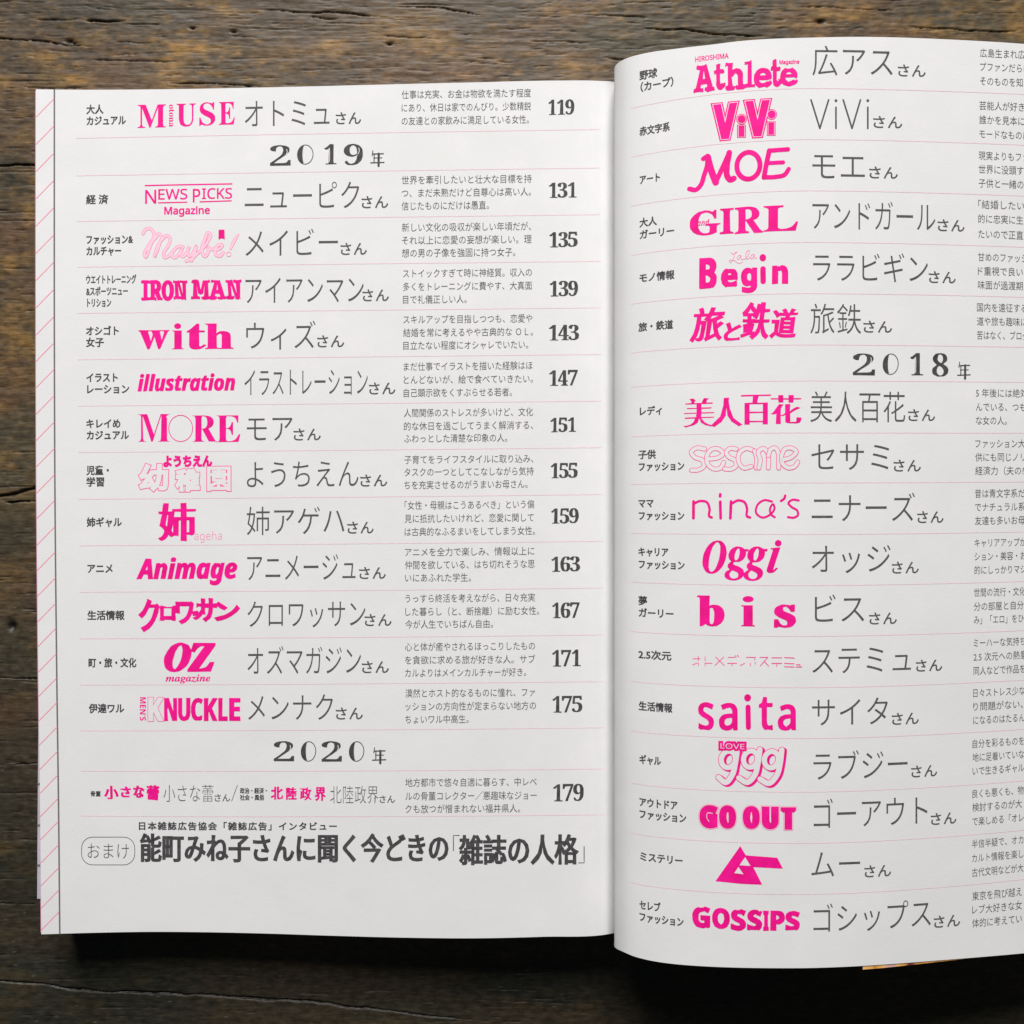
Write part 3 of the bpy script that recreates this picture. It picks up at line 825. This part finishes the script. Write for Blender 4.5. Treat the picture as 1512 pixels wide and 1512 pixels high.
for (x0, ys, ls) in [
    (1447, (79.5, 100, 121), ["広島生まれ広", "プファンだらけ", "そのものを知る"]), (1446, (157, 178, 199), ["芸能人が好き", "誰かを見本に", "モードなものに"]),
    (1445, (231, 251, 271.5), ["現実よりもファ", "世界に没頭す", "子供と一緒の"]), (1444.5, (303, 324, 346.5), ["「結婚したい」", "的に忠実に生", "たいので正直"]),
    (1444, (380.5, 401, 421.5), ["甘めのファッシ", "ド重視で良い", "味面が過渡期"]), (1442.5, (454.5, 475, 495.5), ["国内を遠征する", "道や旅も趣味に", "苦はなく、ブログ"]),
    (1441, (580.5, 601, 621), ["5 年後には絶対", "んでいる、つも", "な女の人。"]), (1440, (655, 675, 695), ["ファッション大", "供にも同じノリ", "経済力（夫の?）"]),
    (1439.5, (728.5, 748.5, 768.5), ["昔は青文字系だ", "でナチュラル系", "友達も多いお母"]), (1439, (801, 821, 841), ["キャリアアップが", "ション・美容・お", "的にしっかりマジ"]),
    (1438, (874, 894.5, 914), ["世間の流行・文化", "分の部屋と自分", "み」「エロ」をひそ"]), (1437.5, (948, 968.5, 989), ["ミーハーな気持ち", "2.5 次元への熱意", "同人などで作品を"]),
    (1437, (1021.5, 1041.5, 1061.5), ["日々ストレス少な", "り問題がない、", "になるのはたるん"]), (1436, (1096, 1116, 1136), ["自分を彩るものを", "地に足着いていな", "いで生きるギャル"]),
    (1435.5, (1169.5, 1189.5, 1210), ["良くも悪くも、物", "検討するのが大", "で楽しめる「オレ"]), (1435, (1243, 1264, 1285), ["半信半疑で、オカ", "カルト情報を楽し", "古代文明などが大"]),
    (1435.5, (1320, 1340, 1360), ["東京を飛び越え", "レブ大好きな女", "体的に考えてい"])]:
    desc('R', [(t, x0, x0 + PITCH.get(len(t), 8.0)*len(t)-1.5, y) for t, y in zip(ls, ys)], 14.2)

# ---- page numbers and year headings
def bold(t):
    out = ""
    for ch in t:
        if ch.isdigit(): out += chr(0x1D7CE+int(ch))
        elif ch.isupper(): out += chr(0x1D400+ord(ch)-65)
        elif ch.islower(): out += chr(0x1D41A+ord(ch)-97)
        else: out += ch
    return out
def sans(t, base_u=0x1D5D4, base_l=0x1D5EE):
    return "".join(chr(base_u+ord(c)-65) if c.isupper() else chr(base_l+ord(c)-97) if c.islower() else c for c in t)
def sansit(t): return sans(t, 0x1D63C, 0x1D656)
def serifit(t): return sans(t, 0x1D468, 0x1D482)
def mono(t): return sans(t, 0x1D670, 0x1D68A)
def sansreg(t): return sans(t, 0x1D5A0, 0x1D5BA)
for (t, x0, x1, y0, y1) in [("119", 809.5, 847, 147.5, 169.5), ("131", 810, 851, 270, 292), ("135", 811, 852, 343, 365), ("139", 811.5, 852.5, 415, 437.5), ("143", 810, 854, 480, 502.5),
                            ("147", 810.5, 852, 547, 569.5), ("151", 812.5, 850, 617, 638), ("155", 813, 852, 684, 706), ("159", 813.5, 853.5, 751, 773), ("163", 814, 855.5, 822, 844),
                            ("167", 815, 855, 890, 912.5), ("171", 815, 857, 960, 984), ("175", 815.5, 859, 1028, 1052), ("179", 816.5, 861, 1158, 1183)]:
    k = Ink('L')
    w_ = (x1-x0+1.5)/3
    for i, ch in enumerate(t):
        a = x0 + i*w_; narrow = 2.0 if ch == '1' else 0
        k.text(bold(ch), a+narrow*.6, a+w_-1.4-narrow*.3, y0-.3*i, y1-.3*i, GREY, off=-.012, w=.95, wy=.2, jit=.25)
        if ch in '1457': # pencilled inline highlight
            pass
    k.build("page_number")

def year(side, digits, nen):
    k = Ink(side)
    for (ch, x0, x1, y0, y1) in digits:
        xm = (x0+x1)/2; ym = (y0+y1)/2
        if ch == '0':
            k.ring(xm, ym, (x1-x0)/2-.8, (y1-y0)/2-.6, 1.2, GREY, .08)
            pts = []
            for i in range(13):
                a = math.pi*.60 + i/12*math.pi*.82
                pts.append((xm+((x1-x0)/2-.8)*math.cos(a), ym+((y1-y0)/2-.8)*math.sin(a)))
            for i in range(12, -1, -1):
                a = math.pi*.60 + i/12*math.pi*.82
                pts.append((xm+(x1-x0)*.10*math.cos(a)-1.6, ym+((y1-y0)/2-2)*math.sin(a)))
            k.poly(pts, GREY)
            k.stroke([(xm-2.2, y0+4), (xm-3, ym), (xm-1.8, y1-4)], 1.0, PAPER)
        else:
            k.text(bold(ch), x0, x1, y0, y1, GREY, off=-.012, w=1.5 if ch == "1" else .8, wy=.1, jit=.25)
            if ch == '1': k.stroke([(xm-1.6, y0+6), (xm-1.3, ym), (xm-1.6, y1-4)], 1.0, PAPER)
            if ch in '29': k.stroke([(x1-5.2, y0+6), (x1-4.4, y0+10), (x1-6.4, y0+15)], 1.0, PAPER)
    k.build("year_heading")
    k = Ink(side); x0, x1, y0, y1 = nen
    X = lambda a: x0+a*(x1-x0)
    Yv = lambda a: y0+a*(y1-y0)
    for p, w in (([(X(.16), Yv(0)), (X(.10), Yv(.34))], 1.3), ([(X(.12), Yv(.22)), (X(.95), Yv(.20))], 1.8), ([(X(.22), Yv(.48)), (X(.85), Yv(.47))], 1.3), ([(X(.26), Yv(.22)), (X(.25), Yv(.78))], 1.5),
                 ([(X(0), Yv(.80)), (X(1), Yv(.77))], 1.7), ([(X(.60), Yv(.2)), (X(.59), Yv(1))], 3.3)):
        k.stroke(p, w, GREY, smooth=False)
    k.build("year_suffix")
year('L', [('2', 399.5, 428.5, 214.5, 244.5), ('0', 438.5, 463, 213.5, 243), ('1', 480.5, 495.5, 213, 242.5), ('9', 508.5, 535, 212.5, 243.5)], (547.5, 567, 222.5, 245))
year('L', [('2', 405, 433.5, 1094.5, 1124), ('0', 444, 467, 1094.5, 1124.5), ('2', 475.5, 504, 1094.5, 1124.5), ('0', 515, 538, 1094.5, 1124.5)], (550, 569.5, 1104, 1127))
year('R', [('2', 1260, 1291, 522, 554), ('0', 1303, 1327, 522, 553.5), ('1', 1345.5, 1361.5, 521.5, 554), ('8', 1377, 1399.5, 521.5, 556)], (1414, 1432.5, 534.5, 559))

# ---- bottom heading of the left page
k = Ink('L'); k.text("日本雑誌広告協会「雑誌広告」インタビュー", 205.5, 497, 1220, 0, GREY, em=12.6, w=.4, space=1.22); k.build("interview_source_text")
k = Ink('L')
k.text("能町みね子さんに聞く今どきの", 208, 661, 1252.5, 0, GREY, em=44, w=1.42, wy=.9, res=3)
k.text("雑誌の人格", 679, 853, 1255, 0, GREY, em=46, w=1.42, wy=.9, res=3)
k.stroke([(669.5, 1256), (669.5, 1233.5), (678, 1233.5)], 1.3, GREY, smooth=False)
k.stroke([(854.5, 1274), (862.5, 1274), (862.5, 1250)], 1.3, GREY, smooth=False)
k.build("interview_title_text")
k = Ink('L'); k.text("おまけ", 129.5, 190.5, 1256.5, 0, GREYTHIN, em=26, off=-.012, res=4); k.build("bonus_text")
k = Ink('L')
pts = []
for (cx_, cy_, a0) in ((183, 1252, -90), (183, 1261, 0), (136.5, 1261, 90), (136.5, 1252, 180)):
    for i in range(7):
        a = math.radians(a0 + i*15); pts.append((cx_+16*math.cos(a), cy_+16*math.sin(a)))
k.stroke(pts, .95, GREYTHIN, closed=True, smooth=False); k.build("bonus_frame")

# ---- pink logos, left page
def logo(side, fn):
    k = Ink(side); fn(k); return k.build("magazine_logo")
def letters(k, seq, mat=PINK, **kw):
    for (t, x0, x1, y0, y1) in seq: k.text(t, x0, x1, y0, y1, mat, **kw)
def Z(ox, oy, s, pts): return [(ox+x/s, oy+y/s) for x, y in pts]

def f(k):
    letters(k, [(bold('M'), 203.5, 244.5, 154.5, 188.5), (bold('U'), 261, 288.5, 153, 186.8), (bold('S'), 294.5, 317.5, 151, 185.5), (bold('E'), 323.5, 346.5, 150.5, 184)], w=.25, wy=0, jit=.15)
    k.text(bold("otona"), 249.5, 257.5, 154.3, 187.3, PINK, rot=90)
logo('L', f)
def f(k):
    k.stroke([(214.5, 274), (280, 272.6), (342.5, 271.5)], 1.9, PINK)
    k.stroke([(234, 299.5), (276, 298.5)], 1.7, PINK); k.stroke([(295.5, 298), (341.5, 296.5)], 1.7, PINK)
    letters(k, [(sansreg('N'), 214.5, 230.5, 280.5, 300.5), (sansreg('EWS'), 234, 276.5, 279, 294.5), (sansreg('P'), 285, 295.5, 279, 298.5), (sansreg('ICKS'), 298.5, 342.5, 277.8, 293.5)], w=.25, jit=.1)
    k.text(sansreg("Magazine"), 243, 309.5, 305, 319.5, PINK, w=.45)
logo('L', f)
def f(k):
    z = lambda p: Z(200, 320, 8.4, p)
    S = [z([(95, 210), (120, 165), (165, 145), (208, 165), (228, 220), (224, 270)]),
         z([(262, 250), (215, 300), (170, 400), (125, 500), (112, 470), (160, 370), (230, 265), (300, 215), (322, 240), (300, 330), (250, 470), (238, 495), (262, 400), (330, 285), (395, 235), (430, 265), (405, 360), (350, 460), (362, 508), (410, 490), (455, 445)]),
         z([(590, 375), (540, 368), (480, 415), (450, 475), (478, 508), (535, 470), (585, 385), (562, 470), (588, 495), (635, 445), (670, 370), (642, 455), (672, 488), (725, 430), (758, 365), (735, 450), (695, 548)]),
         z([(630, 552), (700, 520), (770, 455), (830, 400), (900, 300), (930, 215), (908, 200), (858, 290), (825, 430), (860, 495), (905, 440), (900, 370), (930, 405), (985, 395)]),
         z([(985, 412), (1050, 395), (1078, 352), (1040, 348), (990, 415), (1003, 475), (1050, 488), (1088, 445)])]
    for s in S: k.stroke(s, 4.9, PINKMID)
    for s in S: k.stroke(s, 3.3, PINKPALE)
    e = z([(1275, 220), (1230, 290), (1180, 400)])
    k.stroke(e, 5.2, PINKMID, taper=.45); k.stroke(e, 3.8, PINKPALE, taper=.5)
    k.ring(337.9, 375.4, 3.4, 3.4, .8, PINKMID)
    k.poly(z([(1032, 162), (1104, 160), (1108, 280), (1070, 268), (1030, 282)]), PINK)
logo('L', f)
def f(k):
    letters(k, [(mono('I'), 210.5, 219, 415, 443), (mono('R'), 222, 238, 414.8, 443), (mono('O'), 240.5, 255, 415, 443), (mono('N'), 257.5, 274.5, 414.5, 442),
                (mono('M'), 284, 309, 414, 441.5), (mono('A'), 310, 332, 413.8, 441.2), (mono('N'), 335, 354.5, 413.5, 441)], w=2.1, wy=1.3, jit=.25)
logo('L', f)
def f(k):
    letters(k, [(bold('w'), 206, 249, 487.5, 515.5), (bold('t'), 277, 303, 478, 516), (bold('h'), 304, 343.5, 477.5, 515)], w=1.3, wy=.1, jit=.2)
    k.text(bold('ı') if False else bold('l'), 255.5, 270, 488, 515.5, PINK, w=1.2, wy=.1); k.disc(262.3, 481.5, 5.2, 4.2, PINK)
logo('L', f)
logo('L', lambda k: k.text(sansit("illustration"), 204, 346.5, 552, 577, PINK, w=.85, wy=.6, jit=.25))
def f(k):
    letters(k, [(bold('M'), 204.5, 250, 611.5, 652), (bold('R'), 285, 320, 613.5, 652), (bold('E'), 320, 353.5, 613.5, 652.5)], off=-.012, w=1.0, wy=.1, jit=.12)
    k.ring(266.8, 632.5, 17.6, 19.3, 1.1, PINK)
logo('L', f)
def f(k):
    sq_ = [("幼", 207.5, 246.5, 687, 723), ("稚", 261, 293, 694, 724), ("園", 307, 339.5, 690, 724)]
    for (t, a, b, c, d) in sq_: k.text(t, a, b, c, d, PINKDEEP, w=3.2 if t != '園' else 2.3)
    for (t, a, b, c, d) in sq_: k.text(t, a, b, c, d, PAPER, w=2.1 if t != '園' else 1.15)
    k.text("ようちえん", 242, 312.5, 673.5, 688.5, PINK, w=1.1)
logo('L', f)
def f(k):
    k.text("姉", 237, 286.5, 743.5, 798, PINK, off=-.01, w=3.0, wy=1.0, jit=.3)
    k.text(sansreg("ageha"), 287, 327.5, 784.5, 801, PINKMID, off=-.02, w=.1)
logo('L', f)
logo('L', lambda k: k.text(sansit("Animage"), 203, 349.5, 823.5, 863.5, PINK, w=1.25, wy=.9, jit=.25))
def f(k):
    letters(k, [("ク", 207, 234, 886, 931), ("ロ", 238, 257.5, 896, 915), ("ワ", 261, 284.5, 890, 920), ("ッ", 285, 298, 903, 913.5), ("サ", 292, 319, 885, 916), ("ン", 319, 352, 890.5, 915)], w=2.0, wy=1.8, jit=.35)
logo('L', f)
def f(k):
    letters(k, [(serifit('O'), 244.5, 280, 950, 991), (serifit('Z'), 279.5, 315.5, 950.5, 990.5)], w=2.7, wy=1.3, jit=.3)
    k.text(serifit("magazine"), 244.5, 310.5, 996, 1009, PINK, w=.15)
logo('L', f)
def f(k):
    k.text(sans("MEN'S"), 206.5, 215.5, 1029.5, 1064, PINK, rot=90)
    k.text(sans('K'), 220, 240, 1031, 1063.5, PINKDEEP, w=2.1); k.text(sans('K'), 220, 240, 1031, 1063.5, PAPER, w=1.2)
    letters(k, [(sans(c), a, b, 1031, 1064) for c, a, b in (('N', 243.5, 260.5), ('U', 264, 280), ('C', 283, 298.5), ('K', 302, 320), ('L', 323.5, 335), ('E', 339.5, 354))], w=1.1, wy=.5, jit=.2)
logo('L', f)
logo('L', lambda k: [letters(k, [("小", 155, 174, 1161, 1180), ("さ", 179, 192, 1162, 1177), ("な", 198, 212, 1160.5, 1177.5), ("蕾", 217.5, 234, 1160, 1181)], w=1.1, wy=.8, jit=.35)])
logo('L', lambda k: [letters(k, [("北", 400.5, 417, 1162, 1180), ("陸", 423, 437.5, 1163, 1180.5), ("政", 443.5, 459, 1163, 1181), ("界", 465.5, 480.5, 1162.5, 1182)], w=.8, wy=.55, jit=.3)])

# ---- pink logos, right page
def f(k):
    k.text(sansreg("HIROSHIMA"), 1026.5, 1075.5, 81, 88.3, PINK, w=.2, jit=.2)
    letters(k, [(mono('A'), 1026, 1053, 96.5, 135), (mono('t'), 1056.5, 1069, 94, 131), (mono('h'), 1073, 1098.5, 92, 131), (mono('l'), 1101, 1113, 90.5, 129), (mono('e'), 1115, 1137.5, 102, 128.5),
                (mono('t'), 1140, 1152, 88.5, 126.5), (mono('e'), 1154, 1175.5, 101, 125.5)], w=2.1, wy=1.9, jit=.3)
    k.text(sansreg("Magazine"), 1151, 1180, 88.5, 96, PINK, w=.25)
logo('R', f)
def f(k):
    sq_ = [(sans('V'), 1055.5, 1086, 155, 203.5), (sans('V'), 1103, 1134, 150.5, 199.5)]
    ii = [(1095, 176, 1094.8, 187, 200.5), (1139.3, 169, 1138.6, 182, 197.5)]
    for w, wi, m in ((5.2, 5.0, PINK), (3.3, 3.4, PAPER), (2.3, 2.6, PINK)):
        for (t, a, b, c, d) in sq_: k.text(t, a, b, c, d, m, w=w, wy=w*.9)
        for (cx_, cy_, sx_, y0, y1) in ii:
            k.disc(cx_, cy_, 4.0+wi*.8, 4.0+wi*.8, m)
            k.poly([(sx_-2-wi*.9, y0-wi*.6), (sx_+2+wi*.9, y0-wi*.6), (sx_+2+wi*.9, y1+wi*.6), (sx_-2-wi*.9, y1+wi*.6)], m)
logo('R', f)
def f(k):
    z = lambda p: Z(900, 40, 4.877, p)
    k.stroke(z([(575, 1165), (620, 1172), (655, 1140), (680, 1070), (705, 960), (700, 935), (675, 948)]), 7.2, PINK)
    k.stroke(z([(705, 935), (735, 1040), (765, 1118)]), 10.0, PINK); k.stroke(z([(765, 1115), (815, 1010), (862, 905)]), 7.5, PINK, smooth=False)
    k.stroke(z([(862, 905), (845, 1010), (848, 1075), (870, 1100), (895, 1090)]), 8.8, PINK)
    k.ring(*Z(900, 40, 4.877, [(1000, 998)])[0], 17.0, 19.8, 7.4, PINK, .15)
    k.stroke(z([(1150, 890), (1130, 985), (1112, 1082)]), 7.4, PINK); k.stroke(z([(1150, 890), (1285, 880)]), 6.6, PINK, smooth=False)
    k.stroke(z([(1135, 980), (1250, 974)]), 6.0, PINK, smooth=False); k.stroke(z([(1112, 1082), (1200, 1078), (1262, 1062), (1290, 1022)]), 6.6, PINK)
logo('R', f)
def f(k):
    letters(k, [(bold('G'), 1019, 1063, 311.5, 347), (bold('I'), 1063.5, 1082.5, 308.5, 344.5), (bold('R'), 1085.5, 1126, 305.8, 343.5), (bold('L'), 1128, 1177.5, 304, 340.5)], w=.7, wy=.7, jit=.3)
    k.text(sansit("and"), 1029.5, 1047.5, 324, 333, PINK)
logo('R', f)
def f(k):
    letters(k, [(sans('B'), 1034, 1057, 382, 426), (sans('e'), 1066, 1088, 397, 423.5), (sans('g'), 1095.5, 1116.5, 396.5, 431), (sans('n'), 1141.5, 1162, 393, 417.5)], w=1.6, wy=1.6, jit=.3)
    k.stroke([(1126.5, 397), (1126.8, 415.5)], 8.2, PINK, smooth=False); k.disc(1126.3, 380.5, 4.9, 5.4, PINK)
    z = lambda p: Z(1000, 260, 7.56, p)
    k.stroke(z([(600, 850), (615, 870), (665, 845), (650, 850), (635, 900), (590, 965), (580, 945), (630, 940), (690, 975), (728, 960)]), .9, PINKMID)
    k.stroke(z([(715, 890), (690, 885), (668, 915), (680, 932), (712, 890), (715, 930), (740, 930), (800, 860), (800, 825), (785, 835), (765, 900), (775, 925), (815, 910)]), .9, PINKMID)
    k.stroke(z([(862, 880), (840, 875), (818, 905), (830, 925), (862, 880), (862, 915), (885, 912)]), .9, PINKMID)
logo('R', f)
logo('R', lambda k: letters(k, [("旅", 1020, 1068.5, 455, 503), ("と", 1070, 1092.5, 477, 503), ("鉄", 1095, 1135.5, 447, 500), ("道", 1138, 1176.5, 456.5, 498)], w=1.9, wy=1.1, shear=.16, jit=.3))
logo('R', lambda k: letters(k, [("美", 1013, 1051.5, 588.5, 630), ("人", 1053.5, 1092, 587.5, 629.5), ("百", 1097, 1135.5, 583, 626.5), ("花", 1141, 1180.5, 583.5, 625.5)], w=2.9, wy=.3, off=-.020, jit=.2))
def f(k):
    z = lambda p: Z(900, 640, 4.877, p)
    S = [z([(685, 112), (625, 105), (588, 135), (612, 170), (670, 195), (680, 235), (640, 262), (590, 265)]),
         z([(705, 185), (790, 170), (818, 145), (780, 110), (735, 115), (702, 160), (705, 215), (750, 255), (800, 248), (822, 208)]),
         z([(912, 112), (868, 108), (840, 135), (858, 168), (905, 195), (910, 235), (875, 256), (828, 255)]),
         z([(1045, 125), (985, 108), (935, 140), (930, 205), (965, 248), (1020, 238)]), z([(1045, 125), (1060, 180), (1055, 248)]),
         z([(1075, 248), (1085, 190), (1072, 130), (1105, 108), (1135, 130), (1145, 190), (1143, 248)]),
         z([(1143, 160), (1165, 110), (1195, 105), (1215, 140), (1218, 200), (1218, 248)]),
         z([(1240, 192), (1318, 165), (1345, 130), (1310, 105), (1265, 110), (1240, 155), (1245, 215), (1290, 248), (1335, 235), (1355, 205)])]
    for s in S:
        k.stroke(s, 7.3, PINKDEEP); k.stroke(s, 5.2, PAPER)
logo('R', f)
def f(k):
    z = lambda p: Z(900, 640, 4.877, p)
    for s, w in ((z([(605, 490), (604, 610)]), 3.9), (z([(608, 505), (650, 487), (700, 495), (720, 540), (722, 600), (736, 605)]), 3.3), (z([(797, 492), (800, 610)]), 3.8), (z([(797, 438), (796, 452)]), 3.8),
                 (z([(875, 490), (870, 610)]), 3.8), (z([(880, 505), (925, 482), (972, 495), (990, 540), (992, 598), (1012, 605)]), 3.3),
                 (z([(1170, 490), (1115, 480), (1065, 515), (1055, 570), (1100, 605), (1150, 588), (1188, 535), (1178, 508), (1156, 540), (1165, 585), (1190, 603)]), 2.8),
                 (z([(1265, 447), (1258, 468), (1235, 485)]), 3.2), (z([(1362, 482), (1315, 478), (1288, 500), (1312, 530), (1352, 556), (1356, 588), (1330, 605), (1285, 602)]), 2.9)):
        k.stroke(s, w*1.13, PINK)
logo('R', f)
def f(k):
    letters(k, [(serifit('O'), 1038, 1072, 798, 847), (serifit('g'), 1070.5, 1104.5, 807, 857), (serifit('g'), 1098.5, 1132.5, 807, 857.5)], w=.9, wy=.2, jit=.2)
    k.text(serifit('l'), 1133, 1151, 808, 846, PINK, w=1.1, wy=.2); k.disc(1149, 802, 5, 4.8, PINK)
logo('R', f)
def f(k):
    letters(k, [(bold('b'), 1031.5, 1067.5, 880, 924.5), (bold('s'), 1145, 1173, 893, 926.5)], w=2.4, wy=.6, jit=.25)
    k.text(bold('l'), 1096.5, 1112.5, 894, 924.5, PINK, w=2.2, wy=.4); k.disc(1104.6, 884.6, 8.2, 4.6, PINK)
logo('R', f)
def f(k):
    for a in ((600, 208, 652, 207), (638, 190, 640, 222), (598, 252, 632, 238), (641, 238, 641, 255), (688, 193, 688, 222), (688, 236, 688, 258), (690, 240, 738, 240),
              (765, 195, 825, 255), (822, 195, 760, 255), (855, 197, 905, 197), (905, 185, 912, 193), (920, 180, 930, 193), (850, 240, 915, 240), (885, 240, 880, 258), (942, 256, 972, 240),
              (985, 197, 1050, 197), (1050, 197, 1045, 216), (1015, 240, 1012, 258), (1048, 232, 1050, 245), (1082, 197, 1140, 197), (1140, 197, 1085, 258), (1115, 228, 1145, 258),
              (1168, 200, 1240, 200), (1168, 240, 1240, 240), (1205, 240, 1203, 262), (1260, 198, 1330, 202), (1260, 240, 1328, 243), (1260, 264, 1330, 266),
              (1345, 250, 1372, 250), (1370, 250, 1372, 265), (1342, 266, 1384, 266)):
        k.stroke([(900+a[0]/4.877, 930+a[1]/4.877), (900+a[2]/4.877, 930+a[3]/4.877)], 1.15, PINKDEEP, smooth=False)
logo('R', f)
def f(k):
    letters(k, [(sansreg('s'), 1032.5, 1052.5, 1038, 1077.5), (sansreg('a'), 1063, 1087.5, 1039, 1077.5), (sansreg('t'), 1122, 1139.5, 1030.5, 1077.5), (sansreg('a'), 1150, 1173.5, 1041, 1077.5)], w=1.7, wy=1.3, jit=.2)
    k.stroke([(1104.5, 1044), (1105, 1074)], 7.6, PINK, smooth=False); k.disc(1103.8, 1030.3, 5.2, 5.4, PINK)
logo('R', f)
def f(k):
    z = lambda p, dx=0, dy=0: [(x+dx, y+dy) for x, y in Z(900, 930, 4.877, p)]
    G = [((855, 932), [(918, 875), (905, 960), (885, 1040), (835, 1098), (785, 1062)]), ((1015, 930), [(1082, 862), (1068, 960), (1045, 1045), (990, 1098), (932, 1066)]),
         ((1165, 934), [(1240, 864), (1228, 960), (1205, 1045), (1145, 1105), (1085, 1075)])]
    for c, t in G:
        (cx_, cy_), = z([c], 2.6, 1.6); k.ring(cx_, cy_, 10.2, 12.2, 10.0, PINK, .25); k.stroke(z(t, 2.6, 1.6), 10.6, PINK)
    for c, t in G:
        (cx_, cy_), = z([c]); k.ring(cx_, cy_, 10.2, 12.2, 9.2, PINK, .25); k.stroke(z(t), 9.8, PINK)
        k.ring(cx_, cy_, 10.2, 12.2, 7.4, PAPER, .25); k.stroke(z(t), 8.0, PAPER)
    k.text(sans("LOVE"), 1063, 1100, 1096.5, 1106.5, PINK, w=2.4); k.text(sansreg("LOVE"), 1064, 1099, 1098, 1105.5, PAPER, off=-.015, w=.1)
logo('R', f)
def f(k):
    L = [(sans('G'), 1036, 1056, 1191.5, 1220), (sans('O'), 1065, 1083.5, 1192, 1220.5), (sans('O'), 1100, 1118.5, 1193, 1221), (sans('U'), 1128, 1146.5, 1194, 1221.5), (sans('T'), 1156, 1172, 1195, 1222)]
    for (w, wy, m) in ((5.0, 4.6, PINKMID), (4.3, 3.9, PAPER), (3.5, 3.2, PINK)):
        for (t, a, b, c, d) in L: k.text(t, a, b, c, d, m, w=w, wy=wy)
    for x in (1074.7, 1109.4, 1137.5): k.stroke([(x, 1200), (x+.2, 1214)], 1.3, PAPER, smooth=False)
    k.stroke([(1052, 1201), (1045, 1200), (1043.5, 1207), (1047, 1213)], .9, PAPER)
logo('R', f)
def f(k):
    z = lambda p: Z(900, 1200, 4.845, p)
    k.poly(z([(935, 238), (975, 305), (1008, 380), (1030, 392), (1092, 515), (930, 508), (757, 490)]), PINK)
    k.poly(z([(970, 304), (1200, 322), (1240, 400), (1005, 388)]), PINK)
    k.poly(z([(970, 318), (1008, 380), (930, 375)]), PAPER); k.poly(z([(922, 388), (958, 440), (892, 432)]), PAPER)
logo('R', f)
logo('R', lambda k: letters(k, [(sans(c), a, b, y0, y1) for c, a, b, y0, y1 in (('G', 1023.5, 1047, 1339.5, 1369), ('O', 1053, 1076, 1342, 1370), ('S', 1080.5, 1100, 1343.5, 1373), ('S', 1104.5, 1124, 1344.5, 1373.5),
                                                                                 ('I', 1128.5, 1133.5, 1346, 1373), ('P', 1139, 1157.5, 1346, 1373), ('S', 1161, 1179.5, 1346.5, 1373.5))], w=1.6, wy=1.5, jit=.25))
